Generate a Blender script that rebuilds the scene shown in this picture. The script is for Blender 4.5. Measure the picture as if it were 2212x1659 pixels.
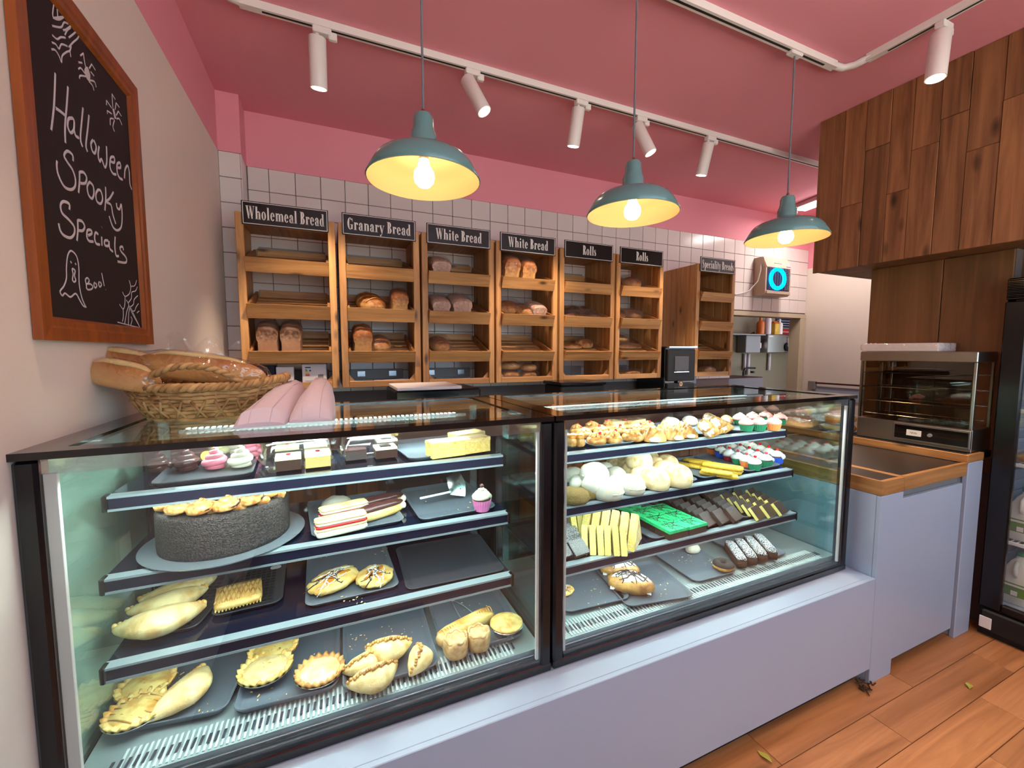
import bpy, math, random
from math import sin, cos, pi, radians
from mathutils import Vector, Matrix, noise
random.seed(7)
for o in list(bpy.data.objects): bpy.data.objects.remove(o)
COL = bpy.context.scene.collection
SC = bpy.context.scene

# ------------------------------------------------------------------ camera, world, exposure
CAMH = 1.6; FPX = 904.0; IW, IH = 2212.0, 1659.0
YAW, PITCH = radians(23.45), radians(4.43)
cd = bpy.data.cameras.new('camera'); cam = bpy.data.objects.new('camera', cd); COL.objects.link(cam)
cam.location = (0, 0, CAMH); cam.rotation_euler = (pi / 2 - PITCH, 0, -YAW)
cd.sensor_width = 36; cd.sensor_fit = 'HORIZONTAL'; cd.lens = FPX / IW * 36; cd.clip_start = 0.02
SC.camera = cam
vs = SC.view_settings; SC.display_settings.display_device = 'sRGB'
vs.view_transform = 'Standard'; vs.look = 'None'; vs.exposure = 0.62; vs.gamma = 1.0; vs.use_curve_mapping = False
w = bpy.data.worlds.new('overcast'); SC.world = w; w.use_nodes = True
bg = w.node_tree.nodes['Background']; bg.inputs[0].default_value = (0.62, 0.80, 1.0, 1); bg.inputs[1].default_value = 2.4

def L(r, g, b):
    f = lambda c: (c / 255 / 12.92) if c / 255 <= 0.04045 else ((c / 255 + 0.055) / 1.055) ** 2.4
    return (f(r), f(g), f(b))
def light(name, kind, loc, energy, color, **kw):
    d = bpy.data.lights.new(name, kind); d.energy = energy; d.color = color
    rot = kw.pop('rot', None); tgt = kw.pop('target', None); parent = kw.pop('parent', None)
    for k, v in kw.items(): setattr(d, k, v)
    o = bpy.data.objects.new(name, d); COL.objects.link(o); o.location = loc
    if rot: o.rotation_euler = rot
    if tgt: o.rotation_euler = (Vector(tgt) - Vector(loc)).to_track_quat('-Z', 'Y').to_euler()
    if parent: o.parent = parent
    return o
WARM = (1.0, 0.62, 0.30); LEDC = (0.80, 1.0, 0.97); SPOTC = (1.0, 0.80, 0.58)
LED_W = 0.44   # strength of the display case strips
BULB_W = .7; SPOT_W = 40.0

light('bounce_sun', 'SUN', (2, 8, 12), 22.0, (1.0, .94, .86), angle=radians(3), target=(2, 3.5, 0))   # added from behind the building, bounces off the street to lift the ceiling

# pixel of the photograph -> point on a real plane of the room (used to read off where things stand)
_R = Matrix(((cos(YAW), -sin(YAW), 0), (sin(YAW), cos(YAW), 0), (0, 0, 1)))
_B = Matrix(((1, 0, 0), (0, 0, -1), (0, 1, 0))); _P = Matrix(((1, 0, 0), (0, cos(PITCH), -sin(PITCH)), (0, sin(PITCH), cos(PITCH))))
_C = _P @ _B @ _R
def ray(u, v): return _C.transposed() @ Vector(((u - IW / 2) / FPX, (v - IH / 2) / FPX, 1))
def atX(u, v, X): d = ray(u, v); return d * (X / d.x) + Vector((0, 0, CAMH))
def atY(u, v, Y): d = ray(u, v); return d * (Y / d.y) + Vector((0, 0, CAMH))
def atZ(u, v, Z): d = ray(u, v); return d * ((Z - CAMH) / d.z) + Vector((0, 0, CAMH))
def mpx(p): return (_C @ (Vector(p) - Vector((0, 0, CAMH)))).z / FPX     # metres per pixel at a point

# ------------------------------------------------------------------ mesh builder
class MB:
    def __init__(s): s.v = []; s.f = []; s.m = []; s.mi = 0; s.T = None
    def add(s, vs, fs):
        n = len(s.v)
        s.v += [tuple(s.T @ Vector(p)) for p in vs] if s.T else [tuple(p) for p in vs]
        s.f += [tuple(i + n for i in f) for f in fs]; s.m += [s.mi] * len(fs); return s
    def box(s, x0, x1, y0, y1, z0, z1):
        return s.add([(x0, y0, z0), (x1, y0, z0), (x1, y1, z0), (x0, y1, z0), (x0, y0, z1), (x1, y0, z1), (x1, y1, z1), (x0, y1, z1)],
                     [(3, 2, 1, 0), (4, 5, 6, 7), (0, 1, 5, 4), (1, 2, 6, 5), (2, 3, 7, 6), (3, 0, 4, 7)])
    def bbox(s, x0, x1, y0, y1, z0, z1, b=.004):          # box with chamfered edges
        b = min(b, (x1 - x0) / 2.1, (y1 - y0) / 2.1, (z1 - z0) / 2.1)
        rings = []
        for z, i in ((z0, b), (z0 + b, 0), (z1 - b, 0), (z1, b)):
            X0, X1, Y0, Y1 = x0 + i, x1 - i, y0 + i, y1 - i; c = b if i == 0 else b * .6
            rings.append([(X0 + c, Y0, z), (X1 - c, Y0, z), (X1, Y0 + c, z), (X1, Y1 - c, z), (X1 - c, Y1, z), (X0 + c, Y1, z), (X0, Y1 - c, z), (X0, Y0 + c, z)])
        return s.rings(rings, True, True)
    def rings(s, R, cap0=False, cap1=False, closed=True):
        n = len(R[0]); vs = [p for r in R for p in r]; fs = []
        for i in range(len(R) - 1):
            for j in range(n if closed else n - 1):
                k = (j + 1) % n; fs.append((i * n + j, i * n + k, (i + 1) * n + k, (i + 1) * n + j))
        if cap0: fs.append(tuple(range(n - 1, -1, -1)))
        if cap1: fs.append(tuple((len(R) - 1) * n + j for j in range(n)))
        return s.add(vs, fs)
    def lathe(s, prof, n=24, c=(0, 0, 0), mod=None, cap0=True, cap1=True):
        R = []
        for r, z in prof:
            ring = []
            for j in range(n):
                a = 2 * pi * j / n; rr, zz = (r, z) if mod is None else mod(r, z, a)
                ring.append((c[0] + rr * cos(a), c[1] + rr * sin(a), c[2] + zz))
            R.append(ring)
        return s.rings(R, cap0, cap1)
    def tube(s, pts, r, n=6, caps=True, flat=1.0):
        P = [Vector(p) for p in pts]; R = []; up = None
        for i, p in enumerate(P):
            t = (P[min(i + 1, len(P) - 1)] - P[max(i - 1, 0)])
            if t.length < 1e-9: t = Vector((0, 0, 1))
            t.normalize()
            if up is None: up = Vector((0, 0, 1)) if abs(t.z) < .9 else Vector((1, 0, 0))
            a = t.cross(up); a = a.normalized() if a.length > 1e-6 else t.orthogonal().normalized()
            b = a.cross(t).normalized(); up = b
            rr = r(i / max(1, len(P) - 1)) if callable(r) else r
            R.append([tuple(p + a * (rr * cos(2 * pi * j / n)) + b * (rr * flat * sin(2 * pi * j / n))) for j in range(n)])
        return s.rings(R, caps, caps)
    def cyl(s, p0, p1, r0, r1=None, n=16):
        r1 = r0 if r1 is None else r1
        return s.tube([p0, p1], lambda t: r0 + (r1 - r0) * t, n)
    def poly(s, pts, d):                                   # prism: flat polygon pushed along vector d
        n = len(pts); d = Vector(d); q = [tuple(Vector(p) + d) for p in pts]
        return s.add(list(pts) + q, [tuple(range(n - 1, -1, -1)), tuple(range(n, 2 * n))] + [(i, (i + 1) % n, (i + 1) % n + n, i + n) for i in range(n)])
    def grid(s, fn, nu, nv, wrap=False):
        vs = [fn(i / nu, j / nv) for i in range(nu if wrap else nu + 1) for j in range(nv + 1)]; fs = []
        for i in range(nu):
            k = (i + 1) % nu if wrap else i + 1
            for j in range(nv):
                fs.append((i * (nv + 1) + j, k * (nv + 1) + j, k * (nv + 1) + j + 1, i * (nv + 1) + j + 1))
        return s.add(vs, fs)
    def blob(s, w, d, h, e=2.2, ez=2.0, amp=.03, fr=4.0, base=.25, seed=0, nu=26, nv=12, fn=None):
        # rounded lump on a flat base at z=0; e: squareness in plan, ez: squareness in section
        sg = lambda x, p: math.copysign(abs(x) ** p, x)
        R = []
        for j in range(nv + 1):
            ph = -pi / 2 + pi * j / nv; ring = []
            for i in range(nu):
                a = 2 * pi * i / nu; cp = sg(cos(ph), 2 / ez)
                x, y, z = sg(cos(a), 2 / e) * cp, sg(sin(a), 2 / e) * cp, sg(sin(ph), 2 / ez)
                k = 1 + amp * noise.noise(Vector((x * fr + seed * 7.3, y * fr, z * fr)))
                x, y, z = x * k, y * k, z * k
                z = (z + 1 - base * 2) / (2 - base * 2)
                p = [x * w / 2, y * d / 2, max(z, 0) * h]
                if fn: p = fn(p)
                ring.append(tuple(p))
            R.append(ring)
        return s.rings(R, True, True)
    def build(s, name, mat, parent=None, smooth=False, loc=(0, 0, 0), rot=None, kind=None, auto=None):
        me = bpy.data.meshes.new(name); me.from_pydata(s.v, [], s.f)
        for mm in (mat if isinstance(mat, (list, tuple)) else [mat]): me.materials.append(mm)
        if len(me.materials) > 1: me.polygons.foreach_set('material_index', s.m)
        if smooth: me.polygons.foreach_set('use_smooth', [True] * len(me.polygons))
        if auto: me.polygons.foreach_set('use_smooth', [True] * len(me.polygons)); me.set_sharp_from_angle(angle=radians(auto))
        me.update()
        o = bpy.data.objects.new(name, me); COL.objects.link(o); o.location = loc
        if rot: o.rotation_euler = rot
        if parent: o.parent = parent
        if kind: o['kind'] = kind
        return o
def box(name, mat, x0, x1, y0, y1, z0, z1, parent=None, b=0, kind=None):
    m = MB(); m.bbox(x0, x1, y0, y1, z0, z1, b) if b else m.box(x0, x1, y0, y1, z0, z1)
    return m.build(name, mat, parent, kind=kind)
def struct(o): o['kind'] = 'structure'; return o
def tag(o, label, cat, group=None):
    o['label'] = label; o['category'] = cat
    if group: o['group'] = group
    return o
def thing(name, label, cat, loc=(0, 0, 0), rotz=0, group=None):
    o = bpy.data.objects.new(name, None); COL.objects.link(o); o.location = loc; o.rotation_euler = (0, 0, rotz); o.empty_display_size = .05
    return tag(o, label, cat, group)
KIDS = {}
def kids(o): return [c for c in bpy.data.objects if c.parent == o]
def dup(root):
    r = root.copy(); COL.objects.link(r)
    for ch in root.children:
        c = ch.copy(); COL.objects.link(c); c.parent = r
        for g in ch.children:
            q = g.copy(); COL.objects.link(q); q.parent = c
    for k in ('group',):
        if k in r: del r[k]
    return r
CACHE = {}
def put(key, builder, loc, rot=0, scale=1.0, label='', cat='', group=None):
    if key in CACHE: r = dup(CACHE[key])
    else: r = CACHE[key] = builder()
    r.location = loc; r.rotation_euler = rot if isinstance(rot, (tuple, list)) else (0, 0, rot)
    r.scale = scale if isinstance(scale, (tuple, list)) else (scale,) * 3
    tag(r, label, cat, group); return r
def empty(name): 
    o = bpy.data.objects.new(name, None); COL.objects.link(o); o.empty_display_size = .05; return o

# ------------------------------------------------------------------ materials
def mat(name, c, rough=.5, metal=0.0, spec=.5, c2=None, ns=6.0, nlo=.35, nhi=.65, bump=0.0, bs=40.0, emit=0.0, coat=0.0, rnd=0.0, sss=0.0, stretch=None, detail=4.0, grad=None, alpha=None):
    m = bpy.data.materials.new(name); m.use_nodes = True; nt = m.node_tree; N = nt.nodes; K = nt.links
    p = N['Principled BSDF']; p.inputs['Roughness'].default_value = rough; p.inputs['Metallic'].default_value = metal
    p.inputs['Specular IOR Level'].default_value = spec; p.inputs['Coat Weight'].default_value = coat; p.inputs['Coat Roughness'].default_value = .1
    p.inputs['Base Color'].default_value = (*c, 1); cs = None
    tc = N.new('ShaderNodeTexCoord'); src = tc.outputs['Object']
    if stretch:
        mp = N.new('ShaderNodeMapping'); mp.inputs['Scale'].default_value = stretch; K.new(src, mp.inputs[0]); src = mp.outputs[0]
    oi = None
    if rnd:
        oi = N.new('ShaderNodeObjectInfo')
        va = N.new('ShaderNodeVectorMath'); va.operation = 'MULTIPLY_ADD'; K.new(oi.outputs['Random'], va.inputs[0]); va.inputs[1].default_value = (13.7, 7.1, 5.3); K.new(src, va.inputs[2]); src = va.outputs[0]
    if c2:
        nz = N.new('ShaderNodeTexNoise'); nz.inputs['Scale'].default_value = ns; nz.inputs['Detail'].default_value = detail; K.new(src, nz.inputs['Vector'])
        val = nz.outputs['Fac']
        if grad is not None:     # baked colour that grows towards the top of the piece
            sp = N.new('ShaderNodeSeparateXYZ'); K.new(tc.outputs['Generated'], sp.inputs[0])
            mr = N.new('ShaderNodeMath'); mr.operation = 'MULTIPLY_ADD'; K.new(sp.outputs['Z'], mr.inputs[0]); mr.inputs[1].default_value = grad; mr.inputs[2].default_value = -grad / 2
            ad = N.new('ShaderNodeMath'); ad.operation = 'ADD'; K.new(mr.outputs[0], ad.inputs[0]); K.new(val, ad.inputs[1]); val = ad.outputs[0]
        rp = N.new('ShaderNodeValToRGB'); rp.color_ramp.elements[0].position = nlo; rp.color_ramp.elements[1].position = nhi
        rp.color_ramp.elements[0].color = (*c, 1); rp.color_ramp.elements[1].color = (*c2, 1); K.new(val, rp.inputs[0]); cs = rp.outputs[0]
    if rnd:
        hs = N.new('ShaderNodeHueSaturation'); mr = N.new('ShaderNodeMapRange'); K.new(oi.outputs['Random'], mr.inputs[0])
        mr.inputs[3].default_value = 1 - rnd; mr.inputs[4].default_value = 1 + rnd; K.new(mr.outputs[0], hs.inputs['Value'])
        if cs: K.new(cs, hs.inputs['Color'])
        else: hs.inputs['Color'].default_value = (*c, 1)
        cs = hs.outputs[0]
    if cs: K.new(cs, p.inputs['Base Color'])
    if bump:
        nb = N.new('ShaderNodeTexNoise'); nb.inputs['Scale'].default_value = bs; nb.inputs['Detail'].default_value = 3; K.new(src, nb.inputs['Vector'])
        bp = N.new('ShaderNodeBump'); bp.inputs['Strength'].default_value = bump; bp.inputs['Distance'].default_value = .01; K.new(nb.outputs['Fac'], bp.inputs['Height']); K.new(bp.outputs[0], p.inputs['Normal'])
    if emit:
        p.inputs['Emission Color'].default_value = (*c, 1); p.inputs['Emission Strength'].default_value = emit
    if sss:
        p.inputs['Subsurface Weight'].default_value = sss; p.inputs['Subsurface Radius'].default_value = (.01, .006, .003)
    return m
def wood(name, c1, c2, axis='x', rough=.55, scale=1.0, rnd=.16, knots=True, kc=None):
    m = bpy.data.materials.new(name); m.use_nodes = True; nt = m.node_tree; N = nt.nodes; K = nt.links; p = N['Principled BSDF']
    p.inputs['Roughness'].default_value = rough
    tc = N.new('ShaderNodeTexCoord'); oi = N.new('ShaderNodeObjectInfo')
    va = N.new('ShaderNodeVectorMath'); va.operation = 'MULTIPLY_ADD'; K.new(oi.outputs['Random'], va.inputs[0]); va.inputs[1].default_value = (11.3, 17.9, 23.1); K.new(tc.outputs['Object'], va.inputs[2])
    mp = N.new('ShaderNodeMapping'); st = {'x': (1.2, 22, 22), 'y': (22, 1.2, 22), 'z': (22, 22, 1.2)}[axis]; mp.inputs['Scale'].default_value = tuple(a * scale for a in st); K.new(va.outputs[0], mp.inputs[0])
    nz = N.new('ShaderNodeTexNoise'); nz.inputs['Scale'].default_value = 1.0; nz.inputs['Detail'].default_value = 7; nz.inputs['Roughness'].default_value = .62; nz.inputs['Distortion'].default_value = .8; K.new(mp.outputs[0], nz.inputs['Vector'])
    rp = N.new('ShaderNodeValToRGB'); rp.color_ramp.elements[0].position = .34; rp.color_ramp.elements[1].position = .66
    rp.color_ramp.elements[0].color = (*c2, 1); rp.color_ramp.elements[1].color = (*c1, 1); K.new(nz.outputs['Fac'], rp.inputs[0]); cs = rp.outputs[0]
    if knots:
        mk = N.new('ShaderNodeMapping'); kt = {'x': (3.2, 9, 9), 'y': (9, 3.2, 9), 'z': (9, 9, 3.2)}[axis]; mk.inputs['Scale'].default_value = tuple(a * scale for a in kt); K.new(va.outputs[0], mk.inputs[0])
        vo = N.new('ShaderNodeTexVoronoi'); vo.inputs['Scale'].default_value = 1; K.new(mk.outputs[0], vo.inputs['Vector'])
        rk = N.new('ShaderNodeValToRGB'); rk.color_ramp.elements[0].position = .05; rk.color_ramp.elements[1].position = .17; rk.color_ramp.elements[0].color = (1, 1, 1, 1); rk.color_ramp.elements[1].color = (0, 0, 0, 1); K.new(vo.outputs['Distance'], rk.inputs[0])
        mx = N.new('ShaderNodeMix'); mx.data_type = 'RGBA'; K.new(rk.outputs[0], mx.inputs['Factor']); K.new(cs, mx.inputs['A']); k = kc or tuple(a * .28 for a in c2); mx.inputs['B'].default_value = (*k, 1); cs = mx.outputs['Result']
    hs = N.new('ShaderNodeHueSaturation'); mr = N.new('ShaderNodeMapRange'); K.new(oi.outputs['Random'], mr.inputs[0]); mr.inputs[3].default_value = 1 - rnd; mr.inputs[4].default_value = 1 + rnd; K.new(mr.outputs[0], hs.inputs['Value']); K.new(cs, hs.inputs['Color'])
    K.new(hs.outputs[0], p.inputs['Base Color'])
    bp = N.new('ShaderNodeBump'); bp.inputs['Strength'].default_value = .12; bp.inputs['Distance'].default_value = .004; K.new(nz.outputs['Fac'], bp.inputs['Height']); K.new(bp.outputs[0], p.inputs['Normal'])
    return m
def glass(name, tint=(.97, .995, .985), f0=.045, rough=0.0, bump=0.0, bs=30.0, mul=1.0):
    m = bpy.data.materials.new(name); m.use_nodes = True; nt = m.node_tree; N = nt.nodes; K = nt.links; N.remove(N['Principled BSDF'])
    lw = N.new('ShaderNodeLayerWeight'); lw.inputs['Blend'].default_value = .5
    pw = N.new('ShaderNodeMath'); pw.operation = 'POWER'; K.new(lw.outputs['Facing'], pw.inputs[0]); pw.inputs[1].default_value = 5
    ma = N.new('ShaderNodeMath'); ma.operation = 'MULTIPLY_ADD'; K.new(pw.outputs[0], ma.inputs[0]); ma.inputs[1].default_value = (1 - f0) * mul; ma.inputs[2].default_value = f0; ma.use_clamp = True
    tr = N.new('ShaderNodeBsdfTransparent'); tr.inputs[0].default_value = (*tint, 1)
    gl = N.new('ShaderNodeBsdfGlossy'); gl.inputs['Roughness'].default_value = rough; gl.inputs['Color'].default_value = (1, 1, 1, 1)
    if bump:
        tc = N.new('ShaderNodeTexCoord'); nb = N.new('ShaderNodeTexNoise'); nb.inputs['Scale'].default_value = bs; nb.inputs['Detail'].default_value = 2; K.new(tc.outputs['Object'], nb.inputs['Vector'])
        bp = N.new('ShaderNodeBump'); bp.inputs['Strength'].default_value = bump; bp.inputs['Distance'].default_value = .02; K.new(nb.outputs['Fac'], bp.inputs['Height']); K.new(bp.outputs[0], gl.inputs['Normal']); K.new(bp.outputs[0], lw.inputs['Normal'])
    mx = N.new('ShaderNodeMixShader'); K.new(ma.outputs[0], mx.inputs[0]); K.new(tr.outputs[0], mx.inputs[1]); K.new(gl.outputs[0], mx.inputs[2]); K.new(mx.outputs[0], N['Material Output'].inputs[0])
    return m
def glow(name, c, s):
    m = bpy.data.materials.new(name); m.use_nodes = True; nt = m.node_tree; N = nt.nodes; N.remove(N['Principled BSDF'])
    e = N.new('ShaderNodeEmission'); e.inputs[0].default_value = (*c, 1); e.inputs[1].default_value = s; nt.links.new(e.outputs[0], N['Material Output'].inputs[0]); return m
M = {}
M['wall'] = mat('cream_paint', L(226, 214, 202), .75, bump=.03, bs=120)
M['pink'] = mat('pink_paint', L(232, 150, 164), .8, bump=.03, bs=90)
M['tile'] = mat('white_glaze', L(222, 212, 208), .18, rnd=.03)
M['grout'] = mat('grey_grout', L(120, 104, 102), .9)
M['pine'] = wood('waxed_pine', L(206, 152, 92), L(158, 104, 54), 'x', .5)
M['pinez'] = wood('waxed_pine_upright', L(206, 152, 92), L(158, 104, 54), 'z', .5)
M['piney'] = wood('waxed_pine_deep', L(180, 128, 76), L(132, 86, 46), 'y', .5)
M['rustic'] = wood('rustic_oak', L(166, 114, 72), L(112, 72, 42), 'z', .6, rnd=.14, scale=.8)
M['rusticdark'] = wood('aged_oak', L(140, 96, 56), L(106, 70, 38), 'z', .6, rnd=.05, scale=.5)
M['oak'] = wood('oak_edging', L(186, 132, 76), L(140, 92, 48), 'y', .45, rnd=.06)
M['oakx'] = wood('oak_edging_across', L(186, 132, 76), L(140, 92, 48), 'x', .45, rnd=.06)
M['floor'] = wood('oak_vinyl', L(196, 132, 84), L(150, 94, 54), 'x', .38, rnd=.13, scale=.7)
M['frame'] = wood('orange_varnished_pine', L(160, 82, 30), L(120, 58, 20), 'z', .35, knots=False, rnd=.04)
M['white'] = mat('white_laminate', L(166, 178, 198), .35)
M['whitemetal'] = mat('white_enamel', L(232, 226, 222), .35)
M['black'] = mat('black_coated_metal', L(14, 13, 17), .22)
M['blackgloss'] = mat('black_gloss', L(8, 7, 8), .06, coat=.4)
M['blackmatt'] = mat('black_matt', L(22, 20, 20), .6)
M['slate'] = mat('chalkboard', L(22, 14, 16), .7)
M['chalk'] = mat('chalk_pen', L(205, 196, 198), .8)
M['sign'] = mat('sign_black', L(16, 12, 12), .3)
M['signgrey'] = mat('sign_faded', L(62, 52, 52), .4)
M['signwhite'] = mat('sign_white', L(240, 232, 222), .5)
M['alu'] = mat('brushed_aluminium', L(190, 196, 202), .25, metal=1)
M['steel'] = mat('stainless_steel', L(176, 170, 162), .3, metal=1)
M['chrome'] = mat('chrome', L(210, 210, 212), .1, metal=1)
M['shelf'] = mat('dark_shelf_glass', L(16, 22, 38), .07, spec=.45)
M['tray'] = mat('grey_tray', L(92, 101, 112), .42)
M['traydark'] = mat('charcoal_tray', L(46, 50, 58), .4)
M['bright'] = mat('bright_strip', L(150, 164, 172), .25, metal=.25)
M['navy'] = mat('price_strip_navy', L(18, 24, 46), .3)
M['underfloor'] = mat('floor_seam', L(104, 62, 36), .8)
M['deck'] = mat('deck_steel', L(150, 164, 166), .35, metal=.5)
M['slot'] = mat('slot_dark', L(30, 34, 52), .6)
M['teal'] = mat('teal_enamel', L(96, 142, 144), .25, coat=.5)
M['shadein'] = mat('cream_enamel', L(246, 206, 150), .35)
M['cord'] = mat('grey_fabric_cord', L(112, 116, 126), .8)
M['glass'] = glass('case_glass')
M['sideglass'] = glass('mint_side_glass', (.80, .93, .91), .13)
M['bead'] = mat('pale_bead', L(196, 188, 184), .4)
M['ribmetal'] = mat('rib_metal', L(214, 226, 226), .25, metal=.3)
M['dimpane'] = glass('interior_dimming_glass', (.55, .50, .42), .06)  # tint darkens the hot cabinet inside, shade put into the pane colour
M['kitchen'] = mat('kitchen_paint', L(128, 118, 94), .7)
M['topglass'] = glass('top_glass', (.93, .985, .965), .05)
M['film'] = glass('plastic_wrap', (.985, .975, .96), .08, .07, bump=.9, bs=26, mul=.7)
M['clear'] = glass('clear_plastic', (.96, .985, .985), .06, .05)
M['bulb'] = glow('bulb_glow', (1.0, .74, .42), 15.0)
M['spotface'] = glow('spot_glow', (1.0, .86, .62), 9.0)
M['led'] = glow('led_glow', (.75, 1.0, .98), 5.0)
M['tube'] = glow('tube_glow', (1.0, .96, .98), 9.0)
M['uv'] = glow('blue_tube', (.0, .42, 1.0), 2.2)
# food
B = lambda n, pale, brown, **k: mat(n, L(*pale), k.pop('rough', .55), c2=L(*brown), bump=k.pop('bump', .25), bs=k.pop('bs', 55), rnd=k.pop('rnd', .08), **k)
M['crust'] = B('golden_crust', (214, 168, 104), (150, 84, 34), ns=7, grad=.9, nlo=.3, nhi=.75)
M['baguette'] = B('baguette_crust', (214, 164, 98), (158, 96, 44), ns=9, grad=.5, nlo=.35, nhi=.8)
M['crustdark'] = B('dark_crust', (190, 136, 84), (96, 48, 22), ns=7, grad=1.0, nlo=.25, nhi=.7)
M['whitecrust'] = B('floury_crust', (222, 190, 172), (186, 142, 122), ns=9, nlo=.3, nhi=.7)
M['wholemeal'] = B('wholemeal_crust', (206, 160, 122), (88, 52, 32), ns=7, grad=1.5, nlo=.45, nhi=.95)
M['pastry'] = B('pale_pastry', (232, 208, 150), (196, 146, 74), ns=5, nlo=.42, nhi=.76, detail=6, rough=.45, bump=.12, bs=30)
M['pastrygold'] = B('golden_pastry', (236, 206, 128), (206, 138, 44), ns=4.0, nlo=.40, nhi=.72, rough=.4, bump=.12, bs=30)
M['pastrybrown'] = B('brown_pastry', (216, 164, 92), (150, 88, 36), ns=5.0, nlo=.35, nhi=.68, rough=.4, bump=.15, bs=30)
M['pork'] = B('pork_pie_crust', (214, 178, 126), (184, 138, 84), ns=5, rough=.5, bump=.1, bs=25)
M['bap'] = B('bap_crust', (238, 214, 168), (206, 160, 100), ns=4, grad=.25, nlo=.42, nhi=.72, bump=.12)
M['powder'] = B('flour_dusted', (196, 190, 178), (226, 196, 150), ns=5, nlo=.5, nhi=.8, bump=.15)
M['choc'] = B('dark_chocolate', (62, 38, 34), (42, 24, 22), ns=8, rough=.35)
M['chocsponge'] = B('chocolate_sponge', (78, 48, 36), (48, 28, 22), ns=60, rough=.8, bump=.5)
M['vermicelli'] = B('chocolate_strands', (66, 54, 52), (14, 10, 10), ns=70, nlo=.42, nhi=.58, rough=.6, bump=.6, bs=80)
M['sponge'] = B('vanilla_sponge', (236, 204, 132), (206, 162, 86), ns=70, rough=.8, bump=.5)
M['custard'] = B('custard_filling', (228, 196, 118), (210, 164, 78), ns=20, rough=.4)
M['icing'] = mat('white_icing', L(232, 230, 226), .35, sss=.1)
M['cream'] = mat('whipped_cream', L(230, 220, 196), .4)
M['lemonice'] = mat('lemon_icing', L(240, 232, 170), .4)
M['pinkice'] = mat('pink_icing', L(226, 122, 140), .4)
M['palepink'] = mat('pale_pink_icing', L(240, 176, 170), .4)
M['orangecream'] = B('caramel_cream', (250, 206, 130), (214, 120, 52), ns=30, rough=.4, bump=.1)
M['chocice'] = mat('chocolate_icing', L(74, 40, 38), .25)
M['jam'] = mat('red_jam', L(196, 30, 34), .15)
M['cherry'] = mat('glace_cherry', L(212, 24, 34), .12)
M['greenice'] = B('mint_icing', (64, 214, 136), (40, 190, 112), ns=10, rough=.35, bump=.15)
M['yellowbar'] = B('yellow_fondant', (232, 190, 70), (206, 156, 40), ns=12, rough=.4, bump=.1)
M['shortyellow'] = B('shortbread', (240, 224, 140), (222, 196, 96), ns=30, rough=.6)
M['coconut2'] = B('coconut_sparse', (238, 240, 242), (58, 40, 38), ns=45, nlo=.44, nhi=.54, rough=.7, bump=.8, bs=90)
M['coconut'] = B('coconut_flakes', (238, 240, 242), (74, 52, 48), ns=70, nlo=.5, nhi=.62, rough=.7, bump=.8, bs=90)
M['nuts'] = B('chopped_nuts', (206, 170, 98), (128, 92, 40), ns=70, nlo=.4, nhi=.6, rough=.7, bump=1.0, bs=90)
M['caramel'] = mat('toffee_glaze', L(214, 132, 44), .15)
M['foil'] = mat('foil', L(206, 208, 212), .25, metal=1)
M['casepink'] = mat('pink_paper_case', L(206, 112, 164), .6)
M['casegreen'] = mat('green_paper_case', L(24, 122, 84), .6)
M['caseorange'] = mat('orange_paper_case', L(240, 132, 70), .6)
M['caseblue'] = mat('blue_paper_case', L(40, 92, 210), .6)
M['casered'] = mat('red_paper_case', L(176, 40, 62), .6)
M['paper'] = mat('pinkish_paper_bag', L(206, 186, 194), .75, bump=.25, bs=18)
M['straw'] = mat('woven_straw', L(196, 154, 100), .65, c2=L(142, 98, 52), ns=18, rnd=.1)
M['milk'] = mat('milk_plastic', L(232, 226, 212), .35)
M['milkgreen'] = mat('milk_label', L(112, 146, 66), .5)
M['capgreen'] = mat('green_cap', L(42, 138, 104), .4)
M['cardwhite'] = mat('white_card', L(214, 208, 210), .6)
M['cardblue'] = mat('navy_card', L(20, 26, 62), .5)
M['yellow'] = mat('yellow_print', L(222, 196, 40), .6)
M['green'] = mat('green_print', L(70, 160, 76), .6)
M['red'] = mat('red_print', L(170, 36, 40), .6)
M['grey'] = mat('grey_plastic', L(138, 134, 132), .45)
M['fly'] = mat('beige_enamel', L(186, 162, 140), .4)
M['flypink'] = mat('pinkish_cover', L(206, 166, 152), .4)
M['purple'] = mat('purple_label', L(112, 78, 176), .5)
M['orange'] = mat('orange_plastic', L(206, 108, 34), .4)
M['leaf'] = mat('dry_leaf', L(176, 168, 70), .6)
M['debris'] = mat('brown_debris', L(70, 44, 24), .9, bump=1, bs=60)
M['pave'] = mat('pavement', L(206, 198, 186), .8, c2=L(180, 172, 160), ns=3)
M['mastic'] = mat('brown_laminate', L(52, 42, 36), .4)
M['rednote'] = mat('dark_red_plastic', L(70, 14, 12), .4)
M['trans'] = mat('corridor_paint', L(196, 182, 156), .7)
# ------------------------------------------------------------------ lights that belong to the room
# shop window behind the camera lets the overcast daylight in (world light and added street bounce); lamps are built with their fittings below

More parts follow.
